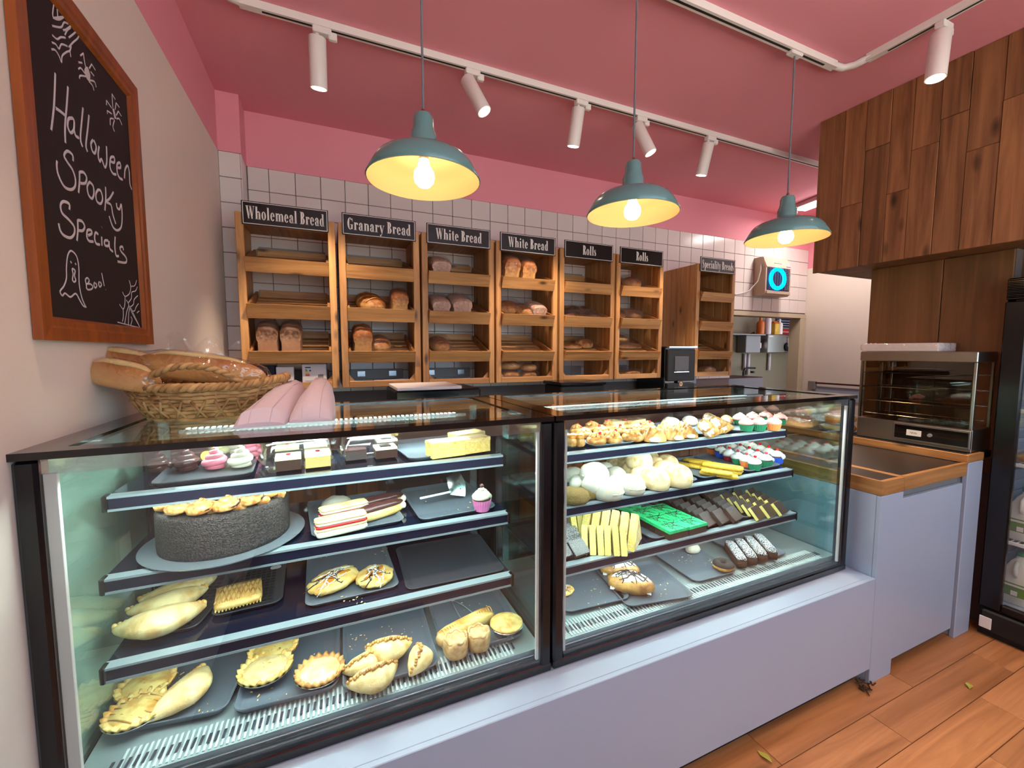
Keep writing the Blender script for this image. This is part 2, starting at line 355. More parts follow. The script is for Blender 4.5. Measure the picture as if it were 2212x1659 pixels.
# ------------------------------------------------------------------ room shell
XL, XR, YB, YF, ZC = -0.60, 5.46, 3.39, -1.7, 3.2
PINKZ = 2.845
fl = struct(box('floor', M['underfloor'], XL - .1, 7.6, YF - .1, 5.2, -.06, -.004))
m = MB(); n = 0
plank_me = None
for r in range(13):                                     # vinyl planks running along the counter
    y1 = 1.42 - r * .152; off = (r * .37) % .95
    for c in range(-1, 6):
        x0 = .4 + c * .95 - off; x1 = x0 + .95
        if x1 < .55 or x0 > 3.9 or y1 < -.5: continue
        if plank_me is None:
            p = MB().bbox(.0012, .9488, -.1508, -.0012, -.004, 0, .0012).build('plank', M['floor'], fl); plank_me = p.data
        else:
            p = bpy.data.objects.new('plank', plank_me); COL.objects.link(p); p.parent = fl
        p.location = (x0, y1, 0)
ce = struct(box('ceiling', M['pink'], XL - .1, 7.6, YF - .1, 5.2, ZC, ZC + .08))
wl = struct(box('wall_left', M['wall'], XL - .1, XL, YF - .1, YB + .1, 0, PINKZ)); 
box('painted_band', M['pink'], XL - .1, XL, YF - .1, YB + .1, PINKZ, ZC, wl)
DX0, DX1, DZ = 4.17, 5.36, 2.06                         # doorway to the kitchen
wb = struct(MB().box(XL - .1, DX0, YB, YB + .1, 0, PINKZ - .005).box(DX0, XR, YB, YB + .1, DZ, PINKZ - .005).box(DX1, XR, YB, YB + .1, 0, DZ).build('wall_back', M['grout']))
box('painted_band', M['pink'], XL - .1, 5.9, YB - .004, YB + .1, PINKZ, ZC, wb)
TW, TH = .1615, .1545
spots_ = [(-.474, -.348, PINKZ - j * TH, PINKZ - j * TH - TH) for j in range(10)]
for i in range(36):
    for j in range(10):
        x0 = -.348 + i * TW; z1 = PINKZ - j * TH; x1 = min(x0 + TW, XR)
        z0 = z1 - TH
        if x0 + TW * .5 > DX0: z0 = max(z0, DZ)
        if x1 - x0 < .02 or z1 - z0 < .02: continue
        spots_.append((x0, x1, z1, z0))
spots_.sort(key=lambda q: q[0] - q[2] * .3)
tile_me = None; rest = MB()
for k, (x0, x1, z1, z0) in enumerate(spots_):
    full = abs(x1 - x0 - TW) < 1e-4 and abs(z1 - z0 - TH) < 1e-4
    if k >= 295: rest.bbox(x0 + .002, x1 - .002, YB - .007, YB + .001, z0 + .002, z1 - .002, .002); continue
    if full and tile_me:
        t = bpy.data.objects.new('tile', tile_me); COL.objects.link(t); t.parent = wb
    else:
        t = MB().bbox(.002, x1 - x0 - .002, -.007, .001, z0 - z1 + .002, -.002, .002).build('tile', M['tile'], wb)
        if full: tile_me = t.data
    t.location = (x0, YB, z1)
rest.build('tile', M['tile'], wb, kind='stuff')
wc = struct(box('wall_column', M['grout'], XL, -.482, 3.205, YB, 0, PINKZ))
box('painted_band', M['pink'], XL, -.476, 3.198, YB, PINKZ, ZC, wc)
for j in range(10):
    MB().bbox(XL + .002, -.484, 3.198, 3.206, PINKZ - (j + 1) * TH + .002, PINKZ - j * TH - .002, .002).build('tile', M['tile'], wc)
    MB().bbox(-.483, -.476, 3.2, YB - .008, PINKZ - (j + 1) * TH + .002, PINKZ - j * TH - .002, .002).build('tile', M['tile'], wc)
# door casing
struct(box('trim_1', M['trans'], DX0 - .02, DX1 + .1, YB - .02, YB + .11, DZ - .05, DZ, b=.004))
struct(box('trim_2', M['trans'], DX1 - .005, DX1 + .085, YB - .02, YB + .12, 0, DZ - .05, b=.004))
wr = struct(box('wall_right', M['wall'], XR, XR + .1, 1.2, YB + .1, 0, 2.62)); box('painted_band', M['pink'], XR, XR + .1, 1.2, YB + .1, 2.62, ZC, wr)
# kitchen beyond the doorway
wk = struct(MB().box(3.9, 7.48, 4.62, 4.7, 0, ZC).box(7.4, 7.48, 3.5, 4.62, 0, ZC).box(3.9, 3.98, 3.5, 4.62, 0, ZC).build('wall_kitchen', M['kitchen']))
# front of the shop: shop window and door opening behind the camera
wf = struct(MB().box(XL - .1, -.35, YF - .12, YF, 0, ZC).box(-.35, 5.0, YF - .12, YF, 0, 1.05).box(-.35, 5.0, YF - .12, YF, 3.15, ZC).box(5.0, 6.4, YF - .12, YF, 0, ZC).build('wall_front', M['wall']))
win = struct(MB().box(-.35, 5.0, YF - .09, YF - .03, 1.05, 1.11).box(-.35, 5.0, YF - .09, YF - .03, 3.09, 3.15).box(1.0, 1.07, YF - .09, YF - .03, 1.11, 3.09).box(2.6, 2.67, YF - .09, YF - .03, 1.11, 3.09).box(-.35, -.29, YF - .09, YF - .03, 1.11, 3.09).box(4.94, 5.0, YF - .09, YF - .03, 1.11, 3.09).build('window_1', M['black']))
box('pane', M['clear'], -.29, 4.94, YF - .063, YF - .057, 1.11, 3.09, win)
struct(box('ground', M['pave'], -12, 18, -22, YF - .13, -.12, -.02))
# partition behind the hot cabinet, wall behind the fridge
BX, BZ, BY1 = 3.2, 2.166, 1.95
wp = struct(box('partition', M['grout'], 3.478, 3.56, 1.05, 1.72, 0, BZ))
for k, (y0, y1) in enumerate(((1.05, 1.345), (1.345, 1.72))):
    MB().bbox(3.466, 3.479, y0 + .002, y1 - .002, .9, BZ - .001, .003).build('plank', M['rusticdark'], wp)
struct(box('wall_fridge', M['rusticdark'], 3.98, 4.06, YF, 1.05, 0, BZ)); struct(MB().box(3.56, 4.06, 1.05, 1.1, 0, BZ).build('wall_niche', M['rusticdark']))
# planked bulkhead
bk = struct(box('bulkhead', M['rusticdark'], BX + .014, 4.06, -.6, BY1 - .004, BZ, ZC))
seams = [1768, 1823, 1869, 1921, 1969, 2027, 2087, 2158, 2246, 2350]
cuts = [(), (441,), (318,), (412,), (316,), (250,), (318,), (205,), (380,)]
ys = [atX(u, 330, BX).y for u in seams]; ys[0] = BY1
ys += [ys[-1] - .1 * k for k in range(1, 9)]
for k in range(len(ys) - 1):
    zs = [ZC] + [atX((seams[k] + seams[k + 1]) / 2, v, BX).z for v in (cuts[k] if k < len(cuts) else ())] + [BZ - .008]
    if k >= len(cuts): zs.insert(1, 2.4 + .13 * (k % 5))
    for a in range(len(zs) - 1):
        MB().bbox(BX - (.002 * ((k + a) % 3)), BX + .015, ys[k + 1] + .0012, ys[k] - .0012, zs[a + 1] + .0012, zs[a] - .0012, .0015).build('plank', M['rustic'], bk)

# ------------------------------------------------------------------ chalkboard on the left wall
def chalkboard():
    t = thing('chalkboard', 'tall chalkboard in orange wooden frame with Halloween specials lettering on left wall', 'chalkboard', (XL, 1.52, 1.626))
    y0, y1, z0, z1 = 1.268 - 1.52, 1.902 - 1.52, 0, .875; fw, d = .056, .02
    for nm, p0, p1, ax in (('l', (y0, z0), (y0, z1), 0), ('r', (y1, z0), (y1, z1), 1), ('b', (y0, z0), (y1, z0), 2), ('t', (y0, z1), (y1, z1), 3)):
        mb = MB()
        def sec(q, s):      # moulded profile: (inset, depth)
            return [(dd, q[0] + (s[0]) * a, q[1] + (s[1]) * a) for a, dd in ((0, .002), (0, d), (fw * .5, d), (fw * .62, d * .8), (fw * .85, d * .8), (fw, d * .35), (fw, .002))]
        cs = {0: ((y0, z0, 1, 1), (y0, z1, 1, -1)), 1: ((y1, z0, -1, 1), (y1, z1, -1, -1)), 2: ((y0, z0, 1, 1), (y1, z0, -1, 1)), 3: ((y0, z1, 1, -1), (y1, z1, -1, -1))}[ax]
        mb.rings([sec((a[0], a[1]), (a[2], a[3])) for a in cs], True, True)
        mb.build('frame_rail', M['frame'], t, auto=30)
    box('slate', M['slate'], .003, .006, y0 + fw * .9, y1 - fw * .9, z0 + fw * .9, z1 - fw * .9, t)
    return t
CB = chalkboard()
def chalk(strokes, wpx, ox, oy, k, name):
    mb = MB(); X = XL + .0066
    for s in strokes:
        P = [atX(ox + a / k, oy + b / k, X) - Vector((XL, 1.52, 1.626)) for a, b in s]
        if len(P) == 1: P = [P[0], P[0] + Vector((0, .001, .001))]
        if len(P) > 2:      # smooth the hand-drawn line
            Q = []
            for i in range(len(P) - 1):
                a, b, c, d2 = P[max(i - 1, 0)], P[i], P[i + 1], P[min(i + 2, len(P) - 1)]
                for tt in (0, .25, .5, .75):
                    Q.append(.5 * ((2 * b) + (c - a) * tt + (2 * a - 5 * b + 4 * c - d2) * tt ** 2 + (3 * b - a - 3 * c + d2) * tt ** 3))
            P = Q + [P[-1]]
        R = []; wd = wpx * .00115
        for i, p in enumerate(P):
            tg = P[min(i + 1, len(P) - 1)] - P[max(i - 1, 0)]; tg.x = 0
            nn = Vector((0, -tg.z, tg.y)); nn = nn.normalized() * wd if nn.length > 1e-9 else Vector((0, wd, 0))
            R.append([tuple(p - nn), tuple(p + Vector((.0008, 0, 0))), tuple(p + nn)])
        mb.rings(R, closed=False)
    mb.build(name, M['chalk'], CB)
# word and drawing outlines read off the photograph (zoomed crops), laid on the slate
chalk([[(212, 60), (205, 300), (190, 600), (150, 950)], [(410, 270), (395, 500), (365, 900), (372, 1150)], [(215, 600), (300, 660), (370, 720)],
       [(470, 760), (420, 770), (405, 880), (450, 985), (500, 940), (505, 800), (465, 745)], [(505, 940), (530, 1030), (580, 1065)],
       [(645, 600), (625, 800), (605, 1080), (640, 1205)], [(738, 715), (715, 950), (690, 1180), (715, 1280)],
       [(800, 1100), (768, 1160), (790, 1270), (830, 1305), (850, 1210), (810, 1095)], [(895, 1200), (880, 1330), (905, 1435), (935, 1400), (985, 1525), (1015, 1440), (1010, 1200)],
       [(1070, 1430), (1130, 1450), (1130, 1370), (1075, 1380), (1065, 1520), (1110, 1620), (1160, 1635)], [(1180, 1530), (1230, 1530), (1220, 1455), (1175, 1480), (1180, 1610), (1215, 1690), (1260, 1715)],
       [(1290, 1700), (1300, 1560), (1340, 1500), (1365, 1600), (1375, 1780), (1405, 1870)]], 3.4, 90, 150, 7.213, 'chalk_lettering')
chalk([[(490, 350), (480, 250), (400, 190), (350, 260), (400, 360), (480, 480), (525, 620), (520, 740), (455, 790), (350, 740), (260, 560), (235, 420), (240, 345)],
       [(590, 510), (590, 660), (575, 845)], [(590, 520), (650, 520), (700, 600), (680, 690), (600, 690)], [(750, 670), (710, 740), (730, 870), (785, 930), (815, 850), (800, 730), (745, 670)],
       [(880, 790), (845, 860), (860, 970), (920, 1010), (950, 930), (920, 810), (870, 795)], [(995, 750), (1000, 900), (985, 1120)], [(1118, 830), (1060, 930), (1005, 980), (1080, 1030), (1110, 1180), (1155, 1325)],
       [(1165, 1000), (1175, 1070), (1215, 1095), (1240, 1020), (1255, 1200), (1240, 1370), (1180, 1425), (1110, 1370), (1050, 1200)]], 3.2, 90, 300, 7.213, 'chalk_lettering')
chalk([[(432, 240), (430, 150), (340, 110), (295, 170), (320, 290), (420, 390), (505, 500), (510, 610), (450, 675), (350, 640), (290, 560), (265, 450)],
       [(560, 395), (565, 550), (550, 725)], [(560, 400), (630, 420), (670, 500), (640, 565), (570, 560)], [(720, 640), (780, 610), (770, 560), (715, 560), (705, 660), (740, 725), (805, 735)],
       [(880, 620), (840, 595), (825, 680), (850, 765), (905, 780)], [(935, 660), (940, 800)], [(935, 515)], [(1035, 720), (985, 720), (985, 790), (1040, 800), (1050, 730), (1060, 840), (1110, 890)],
       [(1145, 660), (1140, 820), (1160, 950), (1200, 960)], [(1275, 870), (1260, 815), (1220, 830), (1240, 890), (1300, 960), (1325, 1020), (1300, 1065), (1180, 1045)]], 3.2, 90, 420, 7.213, 'chalk_lettering')
chalk([[(660, 990), (600, 850), (560, 640), (555, 400), (520, 230), (440, 150), (390, 220), (370, 400), (370, 560), (330, 680), (275, 755), (310, 820), (350, 785), (430, 840), (510, 790), (570, 890), (620, 970), (665, 990)],
       [(470, 420), (500, 450), (490, 520), (510, 590), (485, 615), (460, 580), (470, 500), (455, 430), (470, 418)], [(428, 300), (446, 334)], [(498, 330), (514, 358)],
       [(650, 580), (680, 555), (710, 590), (690, 640), (670, 650), (670, 720)], [(650, 580), (665, 650), (680, 725), (740, 725), (765, 690), (735, 650), (690, 645)], [(790, 620), (780, 660), (800, 705), (825, 670), (800, 625)],
       [(860, 610), (850, 650), (870, 690), (895, 655), (870, 610)], [(895, 480), (935, 675)], [(955, 735)]], 2.1, 90, 520, 6.9125, 'chalk_drawing')
chalk([[(1205, 760), (1245, 830), (1310, 790), (1330, 690), (1305, 590)], [(1335, 680), (1390, 670), (1418, 590)], [(1245, 840), (1240, 960), (1215, 1020), (1160, 945)], [(1215, 1020), (1220, 1130), (1205, 1210)],
       [(1290, 930), (1340, 860), (1345, 770), (1400, 750), (1428, 690)], [(1260, 880), (1300, 960), (1270, 1060), (1240, 1240)], [(1320, 990), (1370, 950), (1380, 880), (1435, 820)], [(1320, 990), (1300, 1080), (1295, 1250)],
       [(1350, 1050), (1390, 1045), (1410, 990), (1445, 940)], [(1330, 1130), (1350, 1180), (1330, 1260)], [(1420, 1080), (1455, 1050)], [(1330, 1000), (1390, 1130), (1465, 1290)], [(1130, 1215), (1300, 1260), (1465, 1300)],
       [(1300, 960), (1350, 1080), (1460, 1280)]], 1.6, 90, 520, 6.9125, 'chalk_drawing')
chalk([[(190, 60), (175, 260), (270, 270), (350, 250), (300, 180), (195, 60)], [(240, 110), (250, 260)], [(170, 270), (230, 300), (290, 300), (350, 260)], [(160, 400), (240, 420), (310, 420), (350, 350), (410, 370)],
       [(330, 470), (380, 460), (460, 400)], [(160, 540), (240, 610), (300, 580), (370, 590)], [(360, 550), (400, 470), (450, 430)], [(420, 590), (470, 550), (530, 500)], [(155, 660), (220, 690), (270, 760), (310, 690), (400, 720)],
       [(420, 740), (490, 660), (560, 600), (580, 550)], [(150, 770), (210, 780), (270, 870), (310, 970), (320, 870), (390, 810), (440, 790), (460, 720)], [(440, 790), (455, 890)],
       [(650, 830), (675, 1000), (700, 1060)], [(650, 830), (600, 870)], [(570, 970), (630, 980)], [(570, 1080), (610, 1060), (670, 1140)], [(590, 1230), (600, 1180), (690, 1190)], [(780, 1000), (740, 1070)], [(780, 1000), (835, 1090)],
       [(760, 1110), (815, 1180)], [(730, 1250), (820, 1270), (850, 1360)], [(730, 1260), (790, 1330), (815, 1410)]], 2.0, 90, 0, 7.213, 'chalk_drawing')
chalk([[(700, 1070), (735, 1150), (720, 1210), (690, 1130), (720, 1090), (730, 1180)]], 7, 90, 0, 7.213, 'chalk_drawing')
chalk([[(1115, 610), (1135, 700), (1150, 770)]], 6, 90, 150, 7.213, 'chalk_drawing')
chalk([[(1095, 380), (1110, 600)], [(1095, 380), (1145, 465)], [(1010, 480), (1090, 600)], [(1010, 480), (1010, 560)], [(1160, 520), (1145, 630)], [(1160, 520), (1210, 590)], [(1020, 640), (1090, 690)], [(1020, 640), (1025, 695)],
       [(1195, 650), (1160, 720)], [(1195, 650), (1240, 725)], [(1070, 870), (1070, 770), (1120, 770)], [(1165, 770), (1210, 770), (1250, 865)], [(1135, 790), (1110, 890), (1135, 965)]], 2.0, 90, 150, 7.213, 'chalk_drawing')

# ------------------------------------------------------------------ signs: condensed high-contrast serif letters
def glyphs(text, mb, y):
    T, t = .17, .04
    polys = []; x = [0.0]
    def P(pts): polys.append([(x[0] + a, b) for a, b in pts])
    def R(x0, x1, y0, y1): P([(x0, y0), (x1, y0), (x1, y1), (x0, y1)])
    def stem(cx, y0, y1, wd=T): R(cx - wd / 2, cx + wd / 2, y0, y1)
    def ser(x0, x1, yy): R(x0, x1, yy, yy + t)
    def ring(cx, cy, rx, ry, a0, a1, tk=T, tn=t, n=18):
        for i in range(n):
            A, Bq = radians(a0 + (a1 - a0) * i / n), radians(a0 + (a1 - a0) * (i + 1) / n)
            P([(cx + rx * cos(A), cy + ry * sin(A)), (cx + rx * cos(Bq), cy + ry * sin(Bq)), (cx + (rx - tk) * cos(Bq), cy + (ry - tn) * sin(Bq)), (cx + (rx - tk) * cos(A), cy + (ry - tn) * sin(A))])
    def stroke(pts, ws):
        for i in range(len(pts) - 1):
            (x0, y0), (x1, y1) = pts[i], pts[i + 1]; l = math.hypot(x1 - x0, y1 - y0); nx, ny = -(y1 - y0) / l, (x1 - x0) / l
            a, b = ws[i] / 2, ws[i + 1] / 2; P([(x0 - nx * a, y0 - ny * a), (x1 - nx * b, y1 - ny * b), (x1 + nx * b, y1 + ny * b), (x0 + nx * a, y0 + ny * a)])
    xh = .64
    def esse(s, ox):
        f = lambda a, b: (ox + a * s, b * s * 1.0)
        stroke([f(.36, .72), f(.34, .9), f(.22, .99), f(.1, .92), f(.07, .76), f(.16, .6), f(.3, .44), f(.38, .26), f(.33, .08), f(.2, .01), f(.07, .1), f(.04, .28)], [.03, .05, .04, .08, .13, .17, .18, .15, .09, .04, .05, .03])
    for ch in text:
        if ch == ' ': x[0] += .24; continue
        a = .4
        if ch == 'l': stem(.14, 0, 1); ser(0, .28, 0); ser(.02, .14, 1 - t); a = .31
        elif ch == 'h': stem(.14, 0, 1); ser(0, .28, 0); ser(.02, .14, 1 - t); ring(.33, .44, .17, .2, 0, 150, .15); stem(.42, 0, .46); ser(.3, .54, 0); a = .57
        elif ch in 'nm':
            stem(.14, 0, xh); ser(0, .28, 0); ser(.02, .14, xh - t); ring(.33, .44, .17, .2, 0, 150, .15); stem(.42, 0, .46); ser(.3, .54, 0); a = .57
            if ch == 'm': ring(.61, .44, .17, .2, 0, 150, .15); stem(.7, 0, .46); ser(.58, .82, 0); a = .85
        elif ch == 'o': ring(.22, .32, .22, .34, 0, 360, .15); a = .47
        elif ch == 'e': ring(.21, .32, .21, .34, 0, 325, .15); R(.12, .38, .33, .37); a = .45
        elif ch == 'c': ring(.2, .32, .2, .34, 50, 320, .15); ring(.3, .49, .07, .08, 0, 360, .069, .079, 10); a = .42
        elif ch == 'a': ring(.19, .17, .18, .19, 60, 360, .14); stem(.32, .06, .48, .15); ring(.22, .46, .175, .2, 0, 170, .14); ring(.11, .46, .07, .07, 0, 360, .069, .069, 10); ser(.3, .47, 0); a = .48
        elif ch == 'd': ring(.2, .31, .2, .33, 30, 330, .15); stem(.34, 0, 1); ser(.2, .34, 1 - t); ser(.34, .48, 0); a = .49
        elif ch == 'p': stem(.14, -.3, xh); ser(0, .28, -.3); ser(.02, .14, xh - t); ring(.28, .31, .2, .33, -150, 150, .15); a = .5
        elif ch == 'r': stem(.14, 0, xh); ser(0, .28, 0); ser(.02, .14, xh - t); ring(.3, .5, .12, .14, 60, 170, .06); ring(.35, .53, .075, .085, 0, 360, .074, .084, 10); a = .43
        elif ch == 'i': stem(.14, 0, xh); ser(0, .28, 0); ser(.02, .14, xh - t); ring(.14, .86, .09, .09, 0, 360, .089, .089, 12); a = .31
        elif ch == 't': stem(.15, .08, .86, .15); R(0, .3, xh - t, xh); ring(.22, .12, .14, .13, 180, 320, .12); a = .34
        elif ch == 'y': stroke([(.08, xh), (.25, .0)], [.17, .13]); stroke([(.42, xh), (.22, -.14), (.12, -.28)], [.04, .05, .05]); ring(.09, -.24, .07, .07, 0, 360, .069, .069, 10); ser(-.02, .22, xh - t); ser(.34, .5, xh - t); a = .49
        elif ch == 's': esse(xh, 0); a = .36 * xh + .1
        elif ch == 'S': esse(1, 0); a = .5
        elif ch == 'W': stroke([(.1, 1), (.27, 0)], [.17, .14]); stroke([(.27, 0), (.42, 1)], [.04, .04]); stroke([(.42, 1), (.58, 0)], [.17, .14]); stroke([(.58, 0), (.74, 1)], [.04, .04]); ser(-.02, .24, 1 - t); ser(.3, .54, 1 - t); ser(.66, .82, 1 - t); a = .83
        elif ch == 'B': stem(.16, 0, 1); ser(0, .25, 0); ser(0, .25, 1 - t); ring(.24, .75, .2, .25, -90, 90, .15); ring(.24, .26, .24, .27, -90, 90, .16); a = .53
        elif ch == 'R': stem(.16, 0, 1); ser(0, .3, 0); ser(0, .25, 1 - t); ring(.24, .74, .22, .26, -90, 90, .15); stroke([(.28, .48), (.38, .3), (.42, .05), (.52, .0)], [.06, .15, .15, .04]); a = .55
        elif ch == 'G': ring(.26, .5, .26, .51, 40, 320, .17); stem(.43, .05, .42, .16); ser(.28, .55, .4); stem(.49, .68, .95, .04); a = .58
        x[0] += a + .045
    wtot = x[0] - .045
    return polys, wtot
def lettering(text, w, h, parent, yy, matl, cap=None):
    polys, wt = glyphs(text, None, 0)
    cap = cap or min(h * .58, w * .86 / wt / .82); sx = min(cap * .82, w * .9 / wt)
    mb = MB()
    for p in polys:
        pts = [((a - wt / 2) * sx, yy, (b - .46) * cap) for a, b in p]
        mb.add(pts, [tuple(range(len(pts)))])
    return mb.build('lettering', matl, parent)

# ------------------------------------------------------------------ bread shelving
SH_Z0, SH_Z1, SH_Y = 1.362, 2.42, 2.95
TR = [(2.155, 2.078), (1.882, 1.803), (1.60, 1.53)]
def shelf_unit(x0, x1, text, label, faded=False, back=True):
    t = thing('bread_shelf', label, 'shelf', ((x0 + x1) / 2, SH_Y, SH_Z0), 0, 'wooden bread shelves along the tiled wall')
    w = (x1 - x0) / 2; D = YB - .008 - SH_Y; Z = lambda z: z - SH_Z0
    for s in (-1, 1):
        xo, xi = (s * w, s * (w - .018)); a, b = min(xo, xi), max(xo, xi)
        for k in range(4):
            y0 = .028 + k * (D - .028) / 4; MB().bbox(a, b, y0 + .0015, y0 + (D - .028) / 4 - .0015, 0, Z(SH_Z1) - .004, .003).build('plank', M['pinez'], t)
        xo, xi = (s * w, s * (w - .042)); a, b = min(xo, xi), max(xo, xi)
        MB().bbox(a, b, 0, .028, 0, Z(SH_Z1), .003).build('stile', M['pinez'], t)
    wi = w - .043
    MB().bbox(-w + .042, w - .042, .004, .026, Z(SH_Z1) - .07, Z(SH_Z1) - .006, .003).build('top_rail', M['pine'], t)
    MB().bbox(-w + .02, w - .02, .03, D - .03, Z(SH_Z1) - .03, Z(SH_Z1) - .012, .003).build('top_board', M['piney'], t)
    for zt, zb in TR:
        fb = MB().poly([(-wi, -.042, Z(zt)), (-wi, -.022, Z(zt) + .004), (-wi, .012, Z(zb)), (-wi, -.008, Z(zb) - .003)], (2 * wi, 0, 0)); fb.build('front_board', M['pine'], t)
        for s in (-1, 1):
            a = s * wi - (.014 if s > 0 else 0)
            MB().poly([(a, -.02, Z(zt) + .004), (a, .012, Z(zb) + .005), (a, D * .8, Z(zb) + .12), (a, D * .8, Z(zb) + .2), (a, .04, Z(zt) + .022)], (.014, 0, 0)).build('cheek', M['piney'], t)
        for k in range(5):
            ya = .02 + k * .076; zz = Z(zb) + .02 + .13 * ya / .36
            MB().poly([(-wi + .015, ya, zz), (-wi + .015, ya + .058, zz + .021), (-wi + .015, ya + .058, zz + .031), (-wi + .015, ya, zz + .01)], (2 * wi - .03, 0, 0)).build('slat', M['pine'], t)
        MB().bbox(-wi + .015, wi - .015, D - .055, D - .04, Z(zb) + .13, Z(zb) + .215, .002).build('back_board', M['pine'], t)
    MB().bbox(-w + .02, w - .02, .028, D - .02, .004, .02, .002).build('bottom_board', M['piney'], t)
    MB().bbox(-w + .042, w - .042, .002, .028, 0, .042, .003).build('bottom_rail', M['pine'], t)
    for s in (-1, 1):
        MB().poly([(s * wi, .03, .02), (s * (wi - .055), .03, .02), (s * wi, .03, .085)], (0, .016, 0)).build('gusset', M['pine'], t)
    for z in (Z(2.235), .03):
        bp = MB().bbox(-wi + .02, wi - .02, D - .03, D - .012, z, z + .075, .002).build('back_plate', M['grey'], t)
        for s in (-1, 1): MB().bbox(s * (wi - .1) - .028, s * (wi - .1) + .028, D - .034, D - .03, z + .02, z + .06, .001).build('bracket', M['alu'], bp)
    zc = Z(2.415); ws = .233 if not text.startswith('Spec') else .228
    sg = MB().bbox(-ws, ws, -.012, -.004, zc - .068, zc + .068, .001).build('sign', M['signgrey' if faded else 'sign'], t)
    q = MB(); zt, zb, e, th = zc + .063, zc - .063, ws - .006, .0035
    for a in ((-e, e, zt - th, zt), (-e, e, zb, zb + th), (-e, -e + th, zb, zt), (e - th, e, zb, zt)): q.box(a[0], a[1], -.0128, -.0122, a[2], a[3])
    q.build('sign_border', M['signwhite'], sg)
    lt = lettering(text, 2 * ws, .136, sg, -.0126, M['signwhite'], .074); lt.location = (0, 0, zc)
    return t
UX = [(-.487, .052), (.07, .585), (.60, 1.135), (1.15, 1.675), (1.695, 2.228), (2.245, 2.757)]
UT = ['Wholemeal Bread', 'Granary Bread', 'White Bread', 'White Bread', 'Rolls', 'Rolls']
ULAB = ['pine bread shelf under the Wholemeal Bread sign beside the tiled column', 'pine bread shelf under the Granary Bread sign', 'pine bread shelf with White Bread sign next to the Granary Bread shelf',
        'pine bread shelf with White Bread sign next to a Rolls shelf', 'pine bread shelf with Rolls sign next to a White Bread shelf', 'pine bread shelf with Rolls sign next to the coffee machine']
for (a, b), t, l in zip(UX, UT, ULAB): shelf_unit(a, b, t, l)
shelf_unit(3.16, 3.665, 'Speciality Breads', 'dark pine bread shelf under the grey Speciality Breads sign beside the doorway', True)

